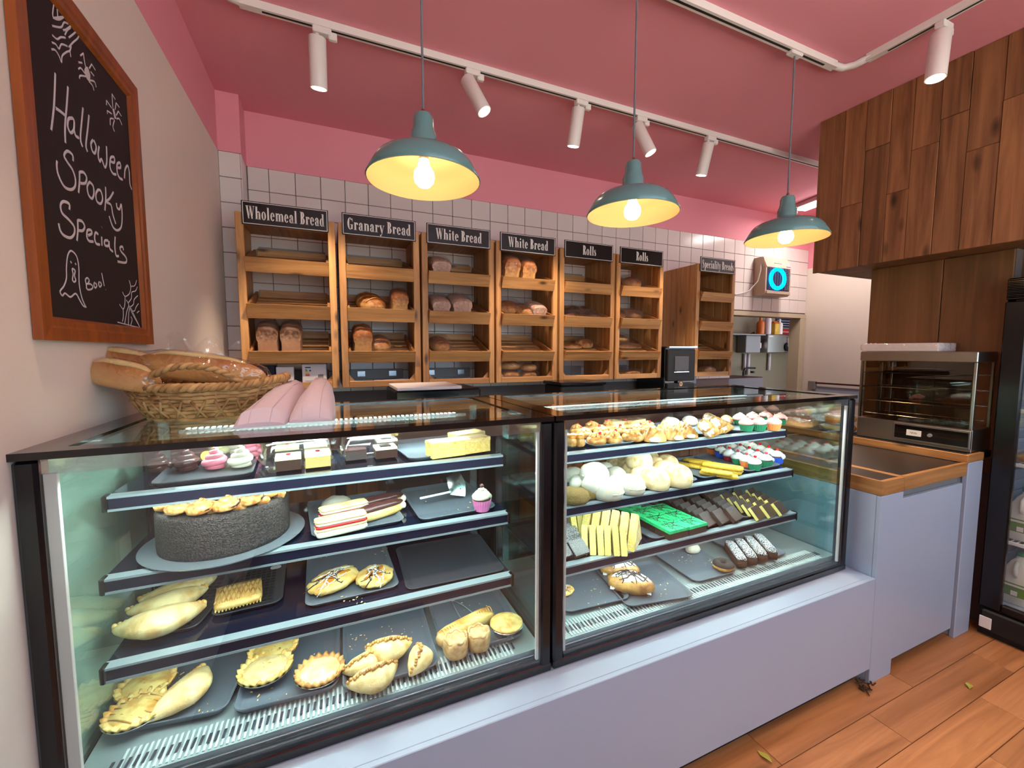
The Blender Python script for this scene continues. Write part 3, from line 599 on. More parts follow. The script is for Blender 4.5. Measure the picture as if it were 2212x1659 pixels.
# ------------------------------------------------------------------ display cases
CY0, CY1, CZ0, CZ1 = 1.16, 1.83, .535, 1.395
def case(x0, x1, label, mir):
    t = thing('display_case', label, 'display case', ((x0 + x1) / 2, (CY0 + CY1) / 2, CZ0), 0, 'chilled glass display cases on the white counter')
    w = (x1 - x0) / 2; d = (CY1 - CY0) / 2; H = CZ1 - CZ0
    # black frame
    MB().bbox(-w, w, -d, -d + .05, 0, .03, .004).bbox(-w, w, -d + .012, -d + .03, .028, .045, .003).build('bottom_rail', M['blackgloss'], t)
    MB().bbox(-w + .05, w - .05, -d + .031, -d + .036, .028, .05, .001).build('glazing_bead', M['alu'], t)
    for s in (-1, 1):
        bw = .022 if (x0 < 0 and s < 0) else .010
        a, b = sorted((s * w, s * (w - .042))); MB().bbox(a, b, -d, -d + .045, .02, H - .016, .008).build('front_post', M['black'], t)
        a, b = sorted((s * (w - .043), s * (w - .043 - bw))); MB().bbox(a, b, -d + .012, -d + .022, .045, H - .05, .001).build('pale_bead', M['bead'], t)
        a, b = sorted((s * w, s * (w - .04))); MB().bbox(a, b, d - .04, d, 0, H - .016, .004).build('rear_post', M['black'], t)
        a, b = sorted((s * (w - .008), s * (w - .014))); MB().box(a, b, -d + .045, d - .04, .03, H - .02).build('side_pane', M['sideglass'], t)
        a, b = sorted((s * w, s * (w - .02))); MB().bbox(a, b, -d + .04, d - .04, 0, .035, .003).build('side_rail', M['blackgloss'], t)
    MB().box(-w + .042, w - .042, -d + .004, -d + .010, .03, H - .016).build('front_pane', M['glass'], t)
    MB().box(-w + .042, w - .042, -d + .010, -d + .011, H - .05, H - .018).build('pane_band', M['film2'], t)
    tp = MB().box(-w + .005, w - .005, -d, d, H - .012, H - .004).build('top_pane', M['topglass'], t)
    q = MB()
    for a in ((-w, w, -d - .004, -d + .045), (-w, w, d - .05, d), (-w, -w + .07, -d + .045, d - .05), (w - .07, w, -d + .045, d - .05)): q.box(a[0], a[1], a[2], a[3], H - .016, H)
    q.build('top_border', M['blackgloss'], t)
    for k, (a, b) in enumerate(((-w + .04, .02), (-.02, w - .04))):
        dr = MB().box(a + .03, b - .03, d - .03 + .012 * k, d - .024 + .012 * k, .06, H - .06).build('rear_door', M['glass'], t)
        MB().box(a, a + .03, d - .034 + .012 * k, d - .02 + .012 * k, .04, H - .03).box(b - .03, b, d - .034 + .012 * k, d - .02 + .012 * k, .04, H - .03).build('door_stile', M['black'], dr)
    MB().bbox(-w + .04, w - .04, d - .04, d, 0, .05, .003).build('rear_rail', M['black'], t)
    MB().bbox(-w + .04, w - .04, d - .06, d - .04, H - .05, H - .016, .003).build('rear_head', M['black'], t)
    # deck with ribbed strip and air slots
    dk = MB().box(-w + .02, w - .02, -d + .04, d - .04, .03, .062).build('deck', M['deck'], t)
    q = MB(); n = int((2 * w - .2) / .0125)
    for i in range(n):
        xx = -w + .1 + i * .0125; q.box(xx, xx + .0055, -d + .046, -d + .128, .062, .0645)
    q.build('rib', M['ribmetal'], dk, kind='stuff')
    q = MB(); n = int((2 * w - .16) / .0165)
    for i in range(n):
        xx = -w + .08 + i * .0165; q.poly([(xx, -d + .066, .0652), (xx + .0065, -d + .066, .0652), (xx + .0085, -d + .096, .0652), (xx + .002, -d + .096, .0652)], (0, 0, .0006))
    q.build('air_slot', M['slot'], dk, kind='stuff')
    # upright tracks at the back
    for s in (-1, 1):
        q = MB().box(s * (w - .075) - .015, s * (w - .075) + .015, d - .075, d - .06, .06, H - .03); q.build('shelf_track', M['alu'], t)
    # LED bars: one under the top at the back, visible through the top pane
    lb = MB().box(-w + .16, w - .16, .09, .115, H - .05, H - .037).build('light_bar', M['alu'], t)
    q = MB(); n = int((2 * w - .36) / .0165)
    for i in range(n):
        xx = -w + .18 + i * .0165; q.box(xx, xx + .0085, .092, .113, H - .037, H - .0345)
    q.build('led', M['led'], lb, kind='stuff')
    light('case_light', 'AREA', (0, .10, H - .055), 9 * LED_W * w / .62, LEDC, shape='RECTANGLE', size=2 * w - .3, size_y=.03, rot=(radians(-10), 0, 0), parent=t)
    light('case_light', 'AREA', (0, -d + .035, H - .06), 10 * LED_W * w / .62, LEDC, shape='RECTANGLE', size=2 * w - .2, size_y=.03, rot=(radians(22), 0, 0), parent=t)
    return t
M['film2'] = glass('front_band', (.9, .93, .94), .22, .05)
CL = case(-.6, .648, 'wide glass display case of pies and cakes against the left wall', 1)
CR = case(.654, 2.285, 'long glass display case of pastries beside the counter flap', 1)
def shelf(case_, cx, x0, x1, y0, zt, label=None):
    cz = CZ0; cy = (CY0 + CY1) / 2
    X0, X1, Y0, Y1, Z1 = x0 - cx, x1 - cx, y0 - cy, 1.765 - cy, zt - cz
    sh = MB().box(X0, X1, Y0 + .02, Y1, Z1 - .008, Z1).build('shelf', M['shelf'], case_)
    MB().bbox(X0 + .008, X1 - .008, Y0 - .002, Y0 + .016, Z1 - .031, Z1 + .001, .002).build('price_rail', M['navy'], sh)
    MB().box(X0 + .008, X1 - .008, Y0 - .004, Y0 + .02, Z1 - .002, Z1 + .004).box(X0 + .008, X1 - .008, Y0 - .004, Y0 - .001, Z1 - .036, Z1 - .03).box(X0, X1, Y0 + .018, Y0 + .03, Z1, Z1 + .003).build('bright_edge', M['bright'], sh)
    for a, b in ((X0 - .004, X0 + .009), (X1 - .009, X1 + .004)):
        MB().bbox(a, b, Y0 - .005, Y0 + .024, Z1 - .038, Z1 + .006, .003).build('end_cap', M['black'], sh)
    for a in (X0 + .02, X1 - .03): MB().box(a, a + .01, Y0 + .05, Y1 + .03, Z1 - .03, Z1 - .008).build('bracket', M['black'], sh)
    light('case_light', 'AREA', ((X0 + X1) / 2, Y0 + .03, Z1 - .02), 3.6 * LED_W * (x1 - x0) / 1.1, LEDC, shape='RECTANGLE', size=x1 - x0 - .06, size_y=.02, rot=(radians(14), 0, 0), parent=case_)
S1, S2, S3, DK = 1.222, 1.022, .806, .6015
T1, T2, T3 = 1.20, 1.005, .79
for z, y in ((S1, 1.385), (S2, 1.342), (S3, 1.312)): shelf(CL, .024, -.548, .572, y, z)
for z, y in ((T1, 1.385), (T2, 1.342), (T3, 1.312)): shelf(CR, 1.4695, .735, 2.13, y, z)

# ------------------------------------------------------------------ white counter body, flap, right-hand counter
cb = thing('counter_base', 'white laminate counter body carrying the two glass display cases', 'counter', (.86, 1.4, 0))
o = lambda x: x - .86
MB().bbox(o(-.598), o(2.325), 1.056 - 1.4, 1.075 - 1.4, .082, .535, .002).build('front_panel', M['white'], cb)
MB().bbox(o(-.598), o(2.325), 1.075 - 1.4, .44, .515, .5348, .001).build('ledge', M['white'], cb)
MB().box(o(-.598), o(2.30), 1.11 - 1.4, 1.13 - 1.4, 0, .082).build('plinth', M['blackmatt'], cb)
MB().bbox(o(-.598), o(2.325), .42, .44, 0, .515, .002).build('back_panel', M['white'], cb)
fc = thing('flap_counter', 'low white counter with black top and oak edging beside the glass case', 'counter', (2.7, 1.45, 0))
o = lambda x: x - 2.7; q = lambda y: y - 1.45
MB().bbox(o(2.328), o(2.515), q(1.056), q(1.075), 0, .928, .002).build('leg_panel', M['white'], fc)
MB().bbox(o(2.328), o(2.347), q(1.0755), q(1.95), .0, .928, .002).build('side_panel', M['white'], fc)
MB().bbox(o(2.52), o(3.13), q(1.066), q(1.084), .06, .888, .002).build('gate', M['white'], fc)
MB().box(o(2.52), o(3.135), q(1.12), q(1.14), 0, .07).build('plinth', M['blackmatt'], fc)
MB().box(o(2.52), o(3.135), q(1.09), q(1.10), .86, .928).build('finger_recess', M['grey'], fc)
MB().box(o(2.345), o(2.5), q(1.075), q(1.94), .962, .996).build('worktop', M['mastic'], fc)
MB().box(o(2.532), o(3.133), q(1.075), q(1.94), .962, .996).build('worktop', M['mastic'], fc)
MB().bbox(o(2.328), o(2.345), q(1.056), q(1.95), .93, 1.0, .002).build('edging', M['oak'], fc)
MB().bbox(o(2.5), o(2.515), q(1.074), q(1.95), .955, 1.0, .002).build('edging', M['oak'], fc)
MB().bbox(o(2.517), o(2.532), q(1.074), q(1.95), .955, 1.0, .002).build('edging', M['oak'], fc)
MB().bbox(o(2.345), o(2.515), q(1.056), q(1.074), .93, 1.0, .002).build('edging', M['oakx'], fc)
MB().bbox(o(2.517), o(3.135), q(1.056), q(1.074), .932, 1.003, .002).build('edging', M['oakx'], fc)
MB().bbox(o(2.345), o(3.133), q(1.94), q(1.955), .93, 1.0, .002).build('edging', M['oakx'], fc)
rc = thing('side_counter', 'raised counter with black top and oak edge under the hot display cabinet', 'counter', (3.3, 1.4, 0))
o = lambda x: x - 3.3; q = lambda y: y - 1.4
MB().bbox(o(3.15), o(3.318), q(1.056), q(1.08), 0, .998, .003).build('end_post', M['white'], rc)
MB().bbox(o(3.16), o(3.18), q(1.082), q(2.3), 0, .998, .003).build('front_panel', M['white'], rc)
MB().box(o(3.155), o(3.462), q(1.075), q(2.3), 1.0, 1.036).build('worktop', M['blackmatt'], rc)
MB().bbox(o(3.138), o(3.156), q(1.056), q(2.3), .998, 1.042, .002).build('edging', M['oak'], rc)
MB().bbox(o(3.156), o(3.32), q(1.056), q(1.075), .998, 1.042, .002).build('edging', M['oakx'], rc)

# ------------------------------------------------------------------ pendants
def pendant(x, label):
    Y, zr = 1.54, 2.205
    t = thing('pendant_lamp', label, 'pendant lamp', (x, Y, zr), 0, 'teal enamel pendant lamps over the display cases')
    prof = [(.196, 0), (.2, .003), (.172, .055), (.158, .072), (.138, .084), (.10, .098), (.06, .114), (.046, .118)]
    sh = MB().lathe([(r, z) for r, z in prof], 48, cap0=False, cap1=False).build('shade', M['teal'], t, smooth=True)
    MB().lathe([(.1985, .0005), (.170, .053), (.156, .070), (.136, .082), (.098, .096), (.04, .112)], 48, cap0=False, cap1=False).build('shade_lining', M['shadein'], sh, smooth=True)
    MB().lathe([(.046, .116), (.046, .155), (.042, .16), (.042, .166), (.038, .171), (.038, .178), (.036, .183), (.035, .212), (.028, .226), (.0, .228)], 28, cap0=False).build('neck', M['teal'], t, auto=40)
    MB().cyl((0, 0, .226), (0, 0, .244), .008, .006, 10).build('cord_grip', M['copper'], t)
    MB().cyl((0, 0, .235), (0, 0, ZC - .05 - zr), .0042, .0042, 8).build('cord', M['cord'], t)
    MB().cyl((0, 0, .075), (0, 0, .112), .016, .018, 14).build('lamp_holder', M['steel'], t)
    bl = MB().lathe([(.0, -.022), (.02, -.018), (.033, -.004), (.037, .014), (.034, .032), (.022, .05), (.015, .078)], 20).build('bulb', M['bulb'], t, smooth=True)
    MB().bbox(-.045, .045, -.018, .018, ZC - .054 - zr, ZC - .0368 - zr, .004).build('track_adapter', M['whitemetal'], t)
    light('bulb_light', 'POINT', (0, 0, .012), BULB_W, WARM, shadow_soft_size=.034, parent=t)
M['copper'] = mat('brass_grip', L(150, 84, 50), .3, metal=1)
pendant(.327, 'teal enamel pendant lamp in front of the Granary Bread sign, nearest the chalkboard')
pendant(1.25, 'teal enamel pendant lamp in the middle of the three, beside a tilted spotlight')
pendant(2.285, 'teal enamel pendant lamp hanging by the wood plank bulkhead and the insect killer')

# ------------------------------------------------------------------ ceiling tracks and spotlights
def track(name, segs, label):
    t = thing(name, label, 'lighting track', (segs[0][0][0], segs[0][0][1], ZC), 0)
    o0 = Vector((segs[0][0][0], segs[0][0][1], ZC))
    for a, b in segs:
        a, b = Vector((*a, ZC)) - o0, Vector((*b, ZC)) - o0; d = (b - a).normalized(); nrm = Vector((-d.y, d.x, 0)) * .018
        dz = Vector((0, 0, -.035)); g = nrm * .3
        mb = MB().poly([tuple(a - nrm), tuple(b - nrm), tuple(b + nrm), tuple(a + nrm)], dz); mb.build('track_rail', M['whitemetal'], t)
        gg = MB().poly([tuple(a - g + dz + d * .09), tuple(b - g + dz - d * .09), tuple(b + g + dz - d * .09), tuple(a + g + dz + d * .09)], (0, 0, -.0012)); gg.build('track_slot', M['blackmatt'], t)
    return t
t1 = track('lighting_track', [((-.33, 2.35), (4.3, 2.35)), ((-.40, 2.26), (-.40, -.8))], 'white lighting track with spotlights running along the ceiling over the bread shelves')
MB().tube([(.02, 0, -.0175), (-.035, -.012, -.0175), (-.065, -.05, -.0175), (-.07, -.1, -.0175)], .019, 8).build('flexible_corner', M['whitemetal'], t1, smooth=True)
t2 = track('lighting_track', [((-.375, 1.54), (2.62, 1.54)), ((2.72, 1.43), (2.72, -.8))], 'white lighting track turning a corner, carrying the teal pendant lamps')
MB().tube([(2.975, 0, -.0175), (3.055, -.008, -.0175), (3.09, -.05, -.0175), (3.095, -.13, -.0175)], .019, 8).build('flexible_corner', M['whitemetal'], t2, smooth=True)
def spot(x, y, tilt, az, label, lit=1.0):
    t = thing('spotlight', label, 'spotlight', (x, y, ZC - .035), 0, 'white cylinder spotlights on the ceiling tracks')
    MB().bbox(-.02, .065, -.02, .02, -.03, 0, .004).bbox(.05, .09, -.012, .012, -.045, -.01, .004).build('track_adapter', M['whitemetal'], t)
    MB().cyl((0, 0, -.028), (0, 0, -.075), .009, .009, 10).build('pivot', M['whitemetal'], t)
    d = Vector((sin(tilt) * cos(az), sin(tilt) * sin(az), -cos(tilt))); p0 = Vector((0, 0, -.068)) - d * .02; p1 = p0 + d * .215
    q = MB(); q.tube([p0, p0 + d * .003, p1], lambda k: .04 if k > .3 else .037, 24); bd = q.build('can', M['whitemetal'], t, auto=50)
    q = MB(); q.tube([p1 + d * .0005, p1 + d * .0015], .034, 20); q.build('lens', M['spotface'], bd)
    light('spot_beam', 'SPOT', tuple(p1 + d * .012), SPOT_W * lit, SPOTC, spot_size=radians(62), spot_blend=.6, shadow_soft_size=.03, target=tuple(p1 + d), parent=t)
for args in ((-.01, 2.4, .26, pi / 2, 'white spotlight pointing straight down above the Wholemeal Bread shelf'), (.755, 2.38, .5, radians(-40), 'white spotlight tilted towards the room just beside the pendant lamp nearest the chalkboard'),
             (1.47, 2.37, .28, pi / 2, 'white spotlight pointing down midway between two pendant lamps'), (1.94, 2.36, .45, radians(-40), 'white spotlight tilted towards the room behind the middle pendant lamp'),
             (2.58, 2.35, .28, pi / 2, 'white spotlight pointing down between the middle pendant and the bulkhead'), ):
    spot(args[0], 2.35, *args[2:], lit=1.0 if args[2] > .4 else 1.9)
spot(2.72, 1.13, .10, pi, 'white lit spotlight in front of the wood plank bulkhead')
for k, (x, y, tl, az) in enumerate(((2.72, .55, .35, pi * .6), (2.72, -.1, .3, pi), (2.72, -.6, .5, pi * .4), (-.40, 1.0, .2, 0), (-.40, .2, .3, 0), (-.40, -.5, .35, .3))):  # unseen spots added to brighten the floor and ceiling
    spot(x, y, tl, az, 'added unseen fill spotlight over the customer area, %s' % ('right run, nearest the bulkhead corner', 'right run, second from the corner', 'right run, farthest from the corner', 'left run, nearest the corner', 'left run, middle', 'left run, farthest from the corner')[k], .75)
# batten light at the end of the ceiling
t = thing('batten_light', 'bright fluorescent batten light on the ceiling behind the bulkhead', 'ceiling light', (4.74, 3.0, ZC), radians(-12))
MB().bbox(-.07, .07, -.75, .06, -.05, 0, .006).build('housing', M['steel'], t)
MB().bbox(-.06, .06, -.74, .05, -.075, -.05, .01).build('diffuser', M['tube'], t)
light('batten_glow', 'AREA', (4.72, 2.7, ZC - .09), 12, (1.0, .9, .8), shape='RECTANGLE', size=.1, size_y=.7, rot=(0, 0, radians(-12)))
# ------------------------------------------------------------------ back counter and machines
bc = thing('back_counter', 'brown laminate back counter with cupboards under the bread shelves', 'counter', (1.6, 3.05, 0))
o = lambda x: x - 1.6; q = lambda y: y - 3.05
MB().bbox(o(-.45), o(4.1), q(2.72), q(3.37), .87, .91, .004).build('worktop', M['blackmatt'], bc)
MB().box(o(-.45), o(4.1), q(2.80), q(3.37), .1, .87).build('carcass', M['rusticdark'], bc)
for k in range(8):
    x0 = -.43 + k * .565; dd = MB().bbox(o(x0), o(x0 + .555), q(2.778), q(2.80), .12, .86, .003).build('door', M['rustic'], bc)
    MB().bbox(o(x0 + .2), o(x0 + .35), q(2.765), q(2.778), .80, .815, .003).build('handle', M['alu'], dd)
cm = thing('coffee_machine', 'black coffee machine with screen between the Rolls and Speciality Breads shelves', 'coffee machine', (2.955, 3.05, .911))
MB().bbox(-.175, .175, -.12, .26, 0, .735, .008).build('body', M['black'], cm)
MB().bbox(-.165, .165, -.15, -.12, .42, .71, .006).build('door', M['blackmatt'], cm)
MB().bbox(-.165, .165, -.15, -.12, .05, .40, .006).build('lower_panel', M['blackmatt'], cm)
MB().bbox(-.16, .18, -.156, -.11, .722, .737, .002).build('top_trim', M['chrome'], cm)
MB().bbox(-.09, .08, -.155, -.150, .515, .645, .002).build('screen', M['signgrey'], cm)
MB().bbox(-.1, .085, -.158, -.150, .498, .506, .002).build('screen_trim', M['chrome'], cm)
MB().bbox(-.09, .07, -.158, -.150, .225, .233, .002).build('tray_trim', M['chrome'], cm)
def text_mesh(s, size, mat_, parent, loc, rot, name='lettering', ext=.0004):
    cu = bpy.data.curves.new('lettering', 'FONT'); cu.body = s; cu.size = size; cu.align_x = 'CENTER'; cu.align_y = 'CENTER'; cu.extrude = ext
    tmp = bpy.data.objects.new('tmp_text', cu); COL.objects.link(tmp)
    dg = bpy.context.evaluated_depsgraph_get(); me = bpy.data.meshes.new_from_object(tmp.evaluated_get(dg)); bpy.data.objects.remove(tmp)
    me.materials.clear(); me.materials.append(mat_); ob = bpy.data.objects.new(name, me); COL.objects.link(ob); ob.location = loc; ob.rotation_euler = rot; ob.parent = parent; return ob
text_mesh('CafeTouch', .032, M['signwhite'], cm, (-.005, -.1515, .345), (pi / 2, 0, 0))
q2 = MB()
R_ = [[(-.005 + r * cos(a) * .8, -.1515, .393 + r * sin(a)) for r in (.02, .011)] for a in [2 * pi * i / 20 for i in range(21)]]
MB().box(-.03, .02, -.1505, -.1498, .368, .418).build('logo_ground', M['rednote'], cm); q2.rings(R_, closed=False); q2.build('logo', M['orangecream'], cm)
# slicer with white lid and a black box just visible over the case top
sl = thing('bread_slicer', 'tall dark bread slicer with a flat white lid behind the glass case', 'bread slicer', (.55, 2.45, 0))
MB().bbox(-.30, .30, -.22, .22, 0, 1.30, .01).build('body', M['blackmatt'], sl); MB().bbox(-.24, .24, -.18, .2, 1.30, 1.392, .01).build('hood', M['black'], sl)
MB().bbox(-.235, .115, -.22, .12, 1.394, 1.412, .003).build('lid', M['cardwhite'], sl)
pr = thing('receipt_printer', 'low black box standing behind the cases under the first Rolls shelf', 'printer', (1.72, 2.75, .911))
MB().bbox(-.19, .19, -.12, .14, 0, .44, .01).build('body', M['blackmatt'], pr); MB().bbox(-.2, .2, -.13, .15, .44, .465, .006).build('lid', M['black'], pr); MB().bbox(-.1, .1, -.132, -.12, .30, .34, .002).build('slot', M['grey'], pr)
# insect killer
fk = thing('insect_killer', 'beige wall mounted insect killer with glowing blue ring tube on white tiles', 'insect killer', (4.70, YB - .008, 2.235))
MB().poly([(-.21, 0, 0), (-.21, -.13, 0), (-.21, -.15, .02), (-.21, -.15, .31), (-.21, -.10, .43), (-.21, 0, .43)], (.42, 0, 0)).build('housing', M['fly'], fk)
MB().poly([(-.205, -.1515, .315), (-.205, -.156, .312), (-.205, -.107, .428), (-.205, -.102, .432)], (.41, 0, 0)).build('top_cover', M['flypink'], fk)
MB().bbox(-.06, .07, -.138, -.128, .36, .366, .002).build('cover_slot', M['cord'], fk)
MB().bbox(-.19, .19, -.1535, -.150, .055, .305, .001).build('grille_back', M['cardblue'], fk)
q2 = MB(); q2.tube([(-.03 + .115 * cos(a), -.163, .185 + .105 * sin(a)) for a in [pi / 2 + .18 + (2 * pi - .36) * i / 40 for i in range(41)]], .022, 8); q2.build('ring_tube', M['uv'], fk, smooth=True)
q2 = MB()
for i in range(9): q2.cyl((-.17 + i * .0425, -.176, .06), (-.17 + i * .0425, -.176, .30), .0016, .0016, 5)
for j in range(12):
    for c in range(3): q2.tube([(.10 + c * .028, -.172, .075 + j * .019), (.118 + c * .028, -.172, .069 + j * .019)], .003, 5)
q2.build('guard', M['grey'], fk, kind='stuff')
MB().bbox(-.2, .2, -.165, -.15, .015, .05, .004).build('tray', M['fly'], fk)
MB().box(.135, .205, -.150, -.146, .318, .336).build('label', M['purple'], fk)
MB().tube([(-.21, -.09, .35), (-.225, -.1, .28), (-.24, -.08, .16), (-.3, -.03, .06), (-.42, -.006, .02), (-.6, -.006, -.01)], .006, 6).build('cable', M['icing'], fk, smooth=True)
# hinged rail on the right wall
rl = thing('folded_shelf', 'white folding wall shelf with a dark rail on the cream wall by the doorway', 'shelf', (XR - .001, 2.9, 1.02))
MB().bbox(-.012, 0, -.5, .35, 0, .16, .003).build('flap', M['white'], rl); MB().cyl((-.03, -.5, .2), (-.03, .33, .2), .01, .01, 8).build('rail', M['rednote'], rl); MB().bbox(-.05, 0, .3, .38, .12, .22, .004).build('bracket', M['grey'], rl); MB().bbox(-.05, 0, -.5, -.46, .12, .22, .004).build('bracket', M['grey'], rl)
# ------------------------------------------------------------------ kitchen seen through the doorway
KY = 4.615
def K(u, v, Y=KY): return atY(u, v, Y)
def kbox(name, u0, v0, u1, v1, depth, m_, lab, cat, extra=None, group=None, hang=True):
    a, b = K(u0, v0), K(u1, v1); x0, x1, z0, z1 = a.x, b.x, b.z, a.z
    t = thing(name, lab, cat, ((x0 + x1) / 2, KY, z0), 0, group); w, h = (x1 - x0) / 2, z1 - z0
    MB().bbox(-w, w, -depth, 0, 0, h, .008).build('body', m_, t)
    if extra: extra(t, w, h, depth)
    return t
def ex1(t, w, h, d):
    MB().lathe([(.0, 0), (.05, 0), (.07, .012), (.07, .02)], 20).build('dial', M['black'], t, rot=(pi / 2, 0, 0), loc=(w * .2, -d - .001, h * .32)); MB().bbox(w * .2 - .012, w * .2 + .012, -d - .03, -d, h * .32, h * .85, .004).build('lever', M['chrome'], t)
    MB().bbox(w * .55, w * .60, -d - .004, -d, 0, h, .002).build('seam', M['chrome'], t); MB().box(-w * .95, -w * .7, -d - .002, -d, h * .85, h * .92).build('label', M['cardwhite'], t)
kbox('roll_dispenser', 1634, 723, 1699, 762, .2, M['steel'], 'stainless steel roll dispenser with round black dial on the kitchen wall', 'dispenser', ex1)
def ex2(t, w, h, d): MB().bbox(w + .01, w + .07, -d * .8, -.02, h * .25, h * .6, .01).build('nozzle', M['cardwhite'], t); MB().tube([(-w * .2, -d * .5, h), (w * .6, -d * .5, h + .05), (w + .04, -d * .5, h * .6)], .012, 6).build('hose', M['blackmatt'], t)
kbox('soap_dispenser', 1592, 725, 1622, 762, .16, M['grey'], 'grey boxy dispenser at the shelf side of the kitchen doorway', 'dispenser', ex2)
def ex3(t, w, h, d):
    for k in range(5): MB().box(-w * .85, w * .85, -d - .001, -d, h * (.34 + .12 * k), h * (.355 + .12 * k)).build('printed_line', M['signwhite'], t)
    MB().box(-w, w, -d - .0012, -d, 0, h * .3).build('red_band', M['red'], t); MB().box(-w * .85, w * .85, -d - .002, -d - .001, h * .14, h * .165).build('printed_line', M['signwhite'], t)
kbox('notice', 1676, 680, 1710, 724, .012, M['cardblue'], 'blue and red notice on the kitchen wall inside the doorway', 'notice', ex3)
def bottle(name, u, vb, w, h, m_, capm, lab, cat='bottle'):
    p = K(u, vb, 4.45); t = thing(name, lab, cat, (p.x, 4.45, p.z)); MB().lathe([(.0, 0), (w, 0), (w, h * .62), (w * .85, h * .72), (w * .35, h * .8), (w * .35, h * .86)], 18).build('body', m_, t, auto=40)
    MB().lathe([(w * .4, h * .86), (w * .4, h), (0, h)], 14).build('cap', capm, t); return t
zsh = K(1650, 722, 4.45).z
ksh = thing('wall_shelf', 'narrow wall shelf above the steel dispenser in the kitchen', 'shelf', (5.75, 4.5, zsh - .022)); MB().bbox(-.35, .4, -.12, .114, 0, .02, .003).build('board', M['grey'], ksh)
bottle('squeeze_bottle', 1642, 722, .055, .26, M['orange'], M['orange'], 'orange squeeze bottle on the shelf above the steel dispenser'); bottle('spray_bottle', 1658, 722, .045, .36, M['cardwhite'], M['black'], 'tall white bottle with black cap between an orange bottle and a yellow carton')
bottle('sauce_bottle', 1683, 722, .045, .24, M['milk'], M['cardwhite'], 'white bottle in front of the blue and red notice')
t = thing('juice_carton', 'orange and yellow carton beside the white sauce bottle', 'carton', (K(1673, 722, 4.45).x, 4.45, zsh)); MB().bbox(-.05, .05, -.04, .04, 0, .17, .004).build('body', M['yellowbar'], t); MB().poly([(-.05, -.04, .17), (-.05, .04, .17), (-.05, 0, .21)], (.1, 0, 0)).build('gable_top', M['orange'], t)
for u, v0, v1, nm in ((1613, 764, 800, 'nearest the grey dispenser'), (1621, 764, 810, 'hanging beside another white pipe'), (1666, 764, 800, 'under the steel dispenser')):
    a, b = K(u, v0, 4.56), K(u + 1, v1, 4.56); t = tag(MB().tube([(0, 0, 0), (.002, 0, (a.z - b.z) * .5), (0, 0, a.z - b.z)], .022, 10).build('waste_pipe', M['cardwhite'], smooth=True, loc=(a.x, 4.59, b.z)), 'white pipe on the kitchen wall ' + nm, 'pipe')
a = K(1610, 800, 4.56); t = thing('tap', 'dark curved kitchen tap low in the doorway', 'tap', (a.x, 4.5, a.z - .12)); MB().tube([(-.12, 0, 0), (-.12, 0, .1), (-.09, 0, .15), (0, 0, .16), (.14, 0, .155)], .014, 8).build('spout', M['blackmatt'], t, smooth=True); MB().lathe([(.0, 0), (.03, 0), (.03, .03), (0, .03)], 12).build('knob', M['blackmatt'], t, loc=(.06, -.02, .08))
kc = thing('kitchen_unit', 'dark red kitchen sink unit below the tap in the doorway', 'kitchen unit', (5.0, 4.35, 0)); MB().bbox(-.9, .75, -.25, .26, .8, K(1620, 815, 4.1).z, .01).build('worktop', M['rednote'], kc); MB().box(-.88, .73, -.22, .26, 0, .8).build('carcass', M['mastic'], kc)
MB().box(.2, .5, -.255, -.25, .85, 1.1).build('panel', M['grey'], kc)
light('kitchen_fill', 'POINT', (5.0, 4.1, 2.9), 1.2, (1, .85, .65), shadow_soft_size=.1)  # fill light added to brighten the kitchen, without any fitting
wbx = thing('socket_box', 'white double wall socket under the Speciality Breads shelf', 'socket', (3.42, YB - .008, 1.255)); MB().bbox(-.21, .21, -.03, 0, 0, .1, .004).build('plate', M['white'], wbx); MB().box(-.005, .005, -.0315, -.03, .01, .09).build('seam', M['grey'], wbx); MB().bbox(.08, .13, -.034, -.03, .03, .07, .002).build('switch', M['icing'], wbx)

# ------------------------------------------------------------------ hot display cabinet
hc = thing('hot_cabinet', 'steel hot display cabinet with wire shelves on the raised counter', 'display cabinet', (3.355, 1.25, 1.037))
o = lambda x: x - 3.355; q = lambda y: y - 1.25; zz = lambda z: z - 1.037
MB().bbox(o(3.24), o(3.46), q(1.082), q(1.635), 0, .13, .004).build('base', M['steel'], hc)
pn = MB().bbox(o(3.222), o(3.238), q(1.082), q(1.43), .02, .125, .003).build('control_panel', M['steel'], hc); MB().bbox(o(3.2195), o(3.222), q(1.09), q(1.42), .032, .113, .001).build('black_fascia', M['blackgloss'], pn)
MB().box(o(3.218), o(3.2195), q(1.29), q(1.36), .055, .09).build('label', M['signwhite'], pn); MB().tube([(o(3.2178), q(1.342 - .004 * i), .073 + .006 * sin(i * 2.4)) for i in range(9)], .0012, 4).build('faint_print', M['signgrey'], hc)
MB().lathe([(.0, 0), (.011, 0), (.010, .01), (0, .01)], 12).build('knob', M['grey'], pn, loc=(o(3.219), q(1.25), .072), rot=(0, -pi / 2, 0))
MB().bbox(o(3.23), o(3.462), q(1.082), q(1.635), zz(1.54), zz(1.60), .004).build('top', M['steel'], hc)
for y in (1.085, 1.62):
    for x in (3.24, 3.445): MB().bbox(o(x), o(x + .014), q(y), q(y + .014), .13, zz(1.54), .002).build('corner_post', M['steel'], hc)
MB().box(o(3.236), o(3.2385), q(1.1), q(1.62), .132, zz(1.54)).build('front_pane', M['dimpane'], hc)
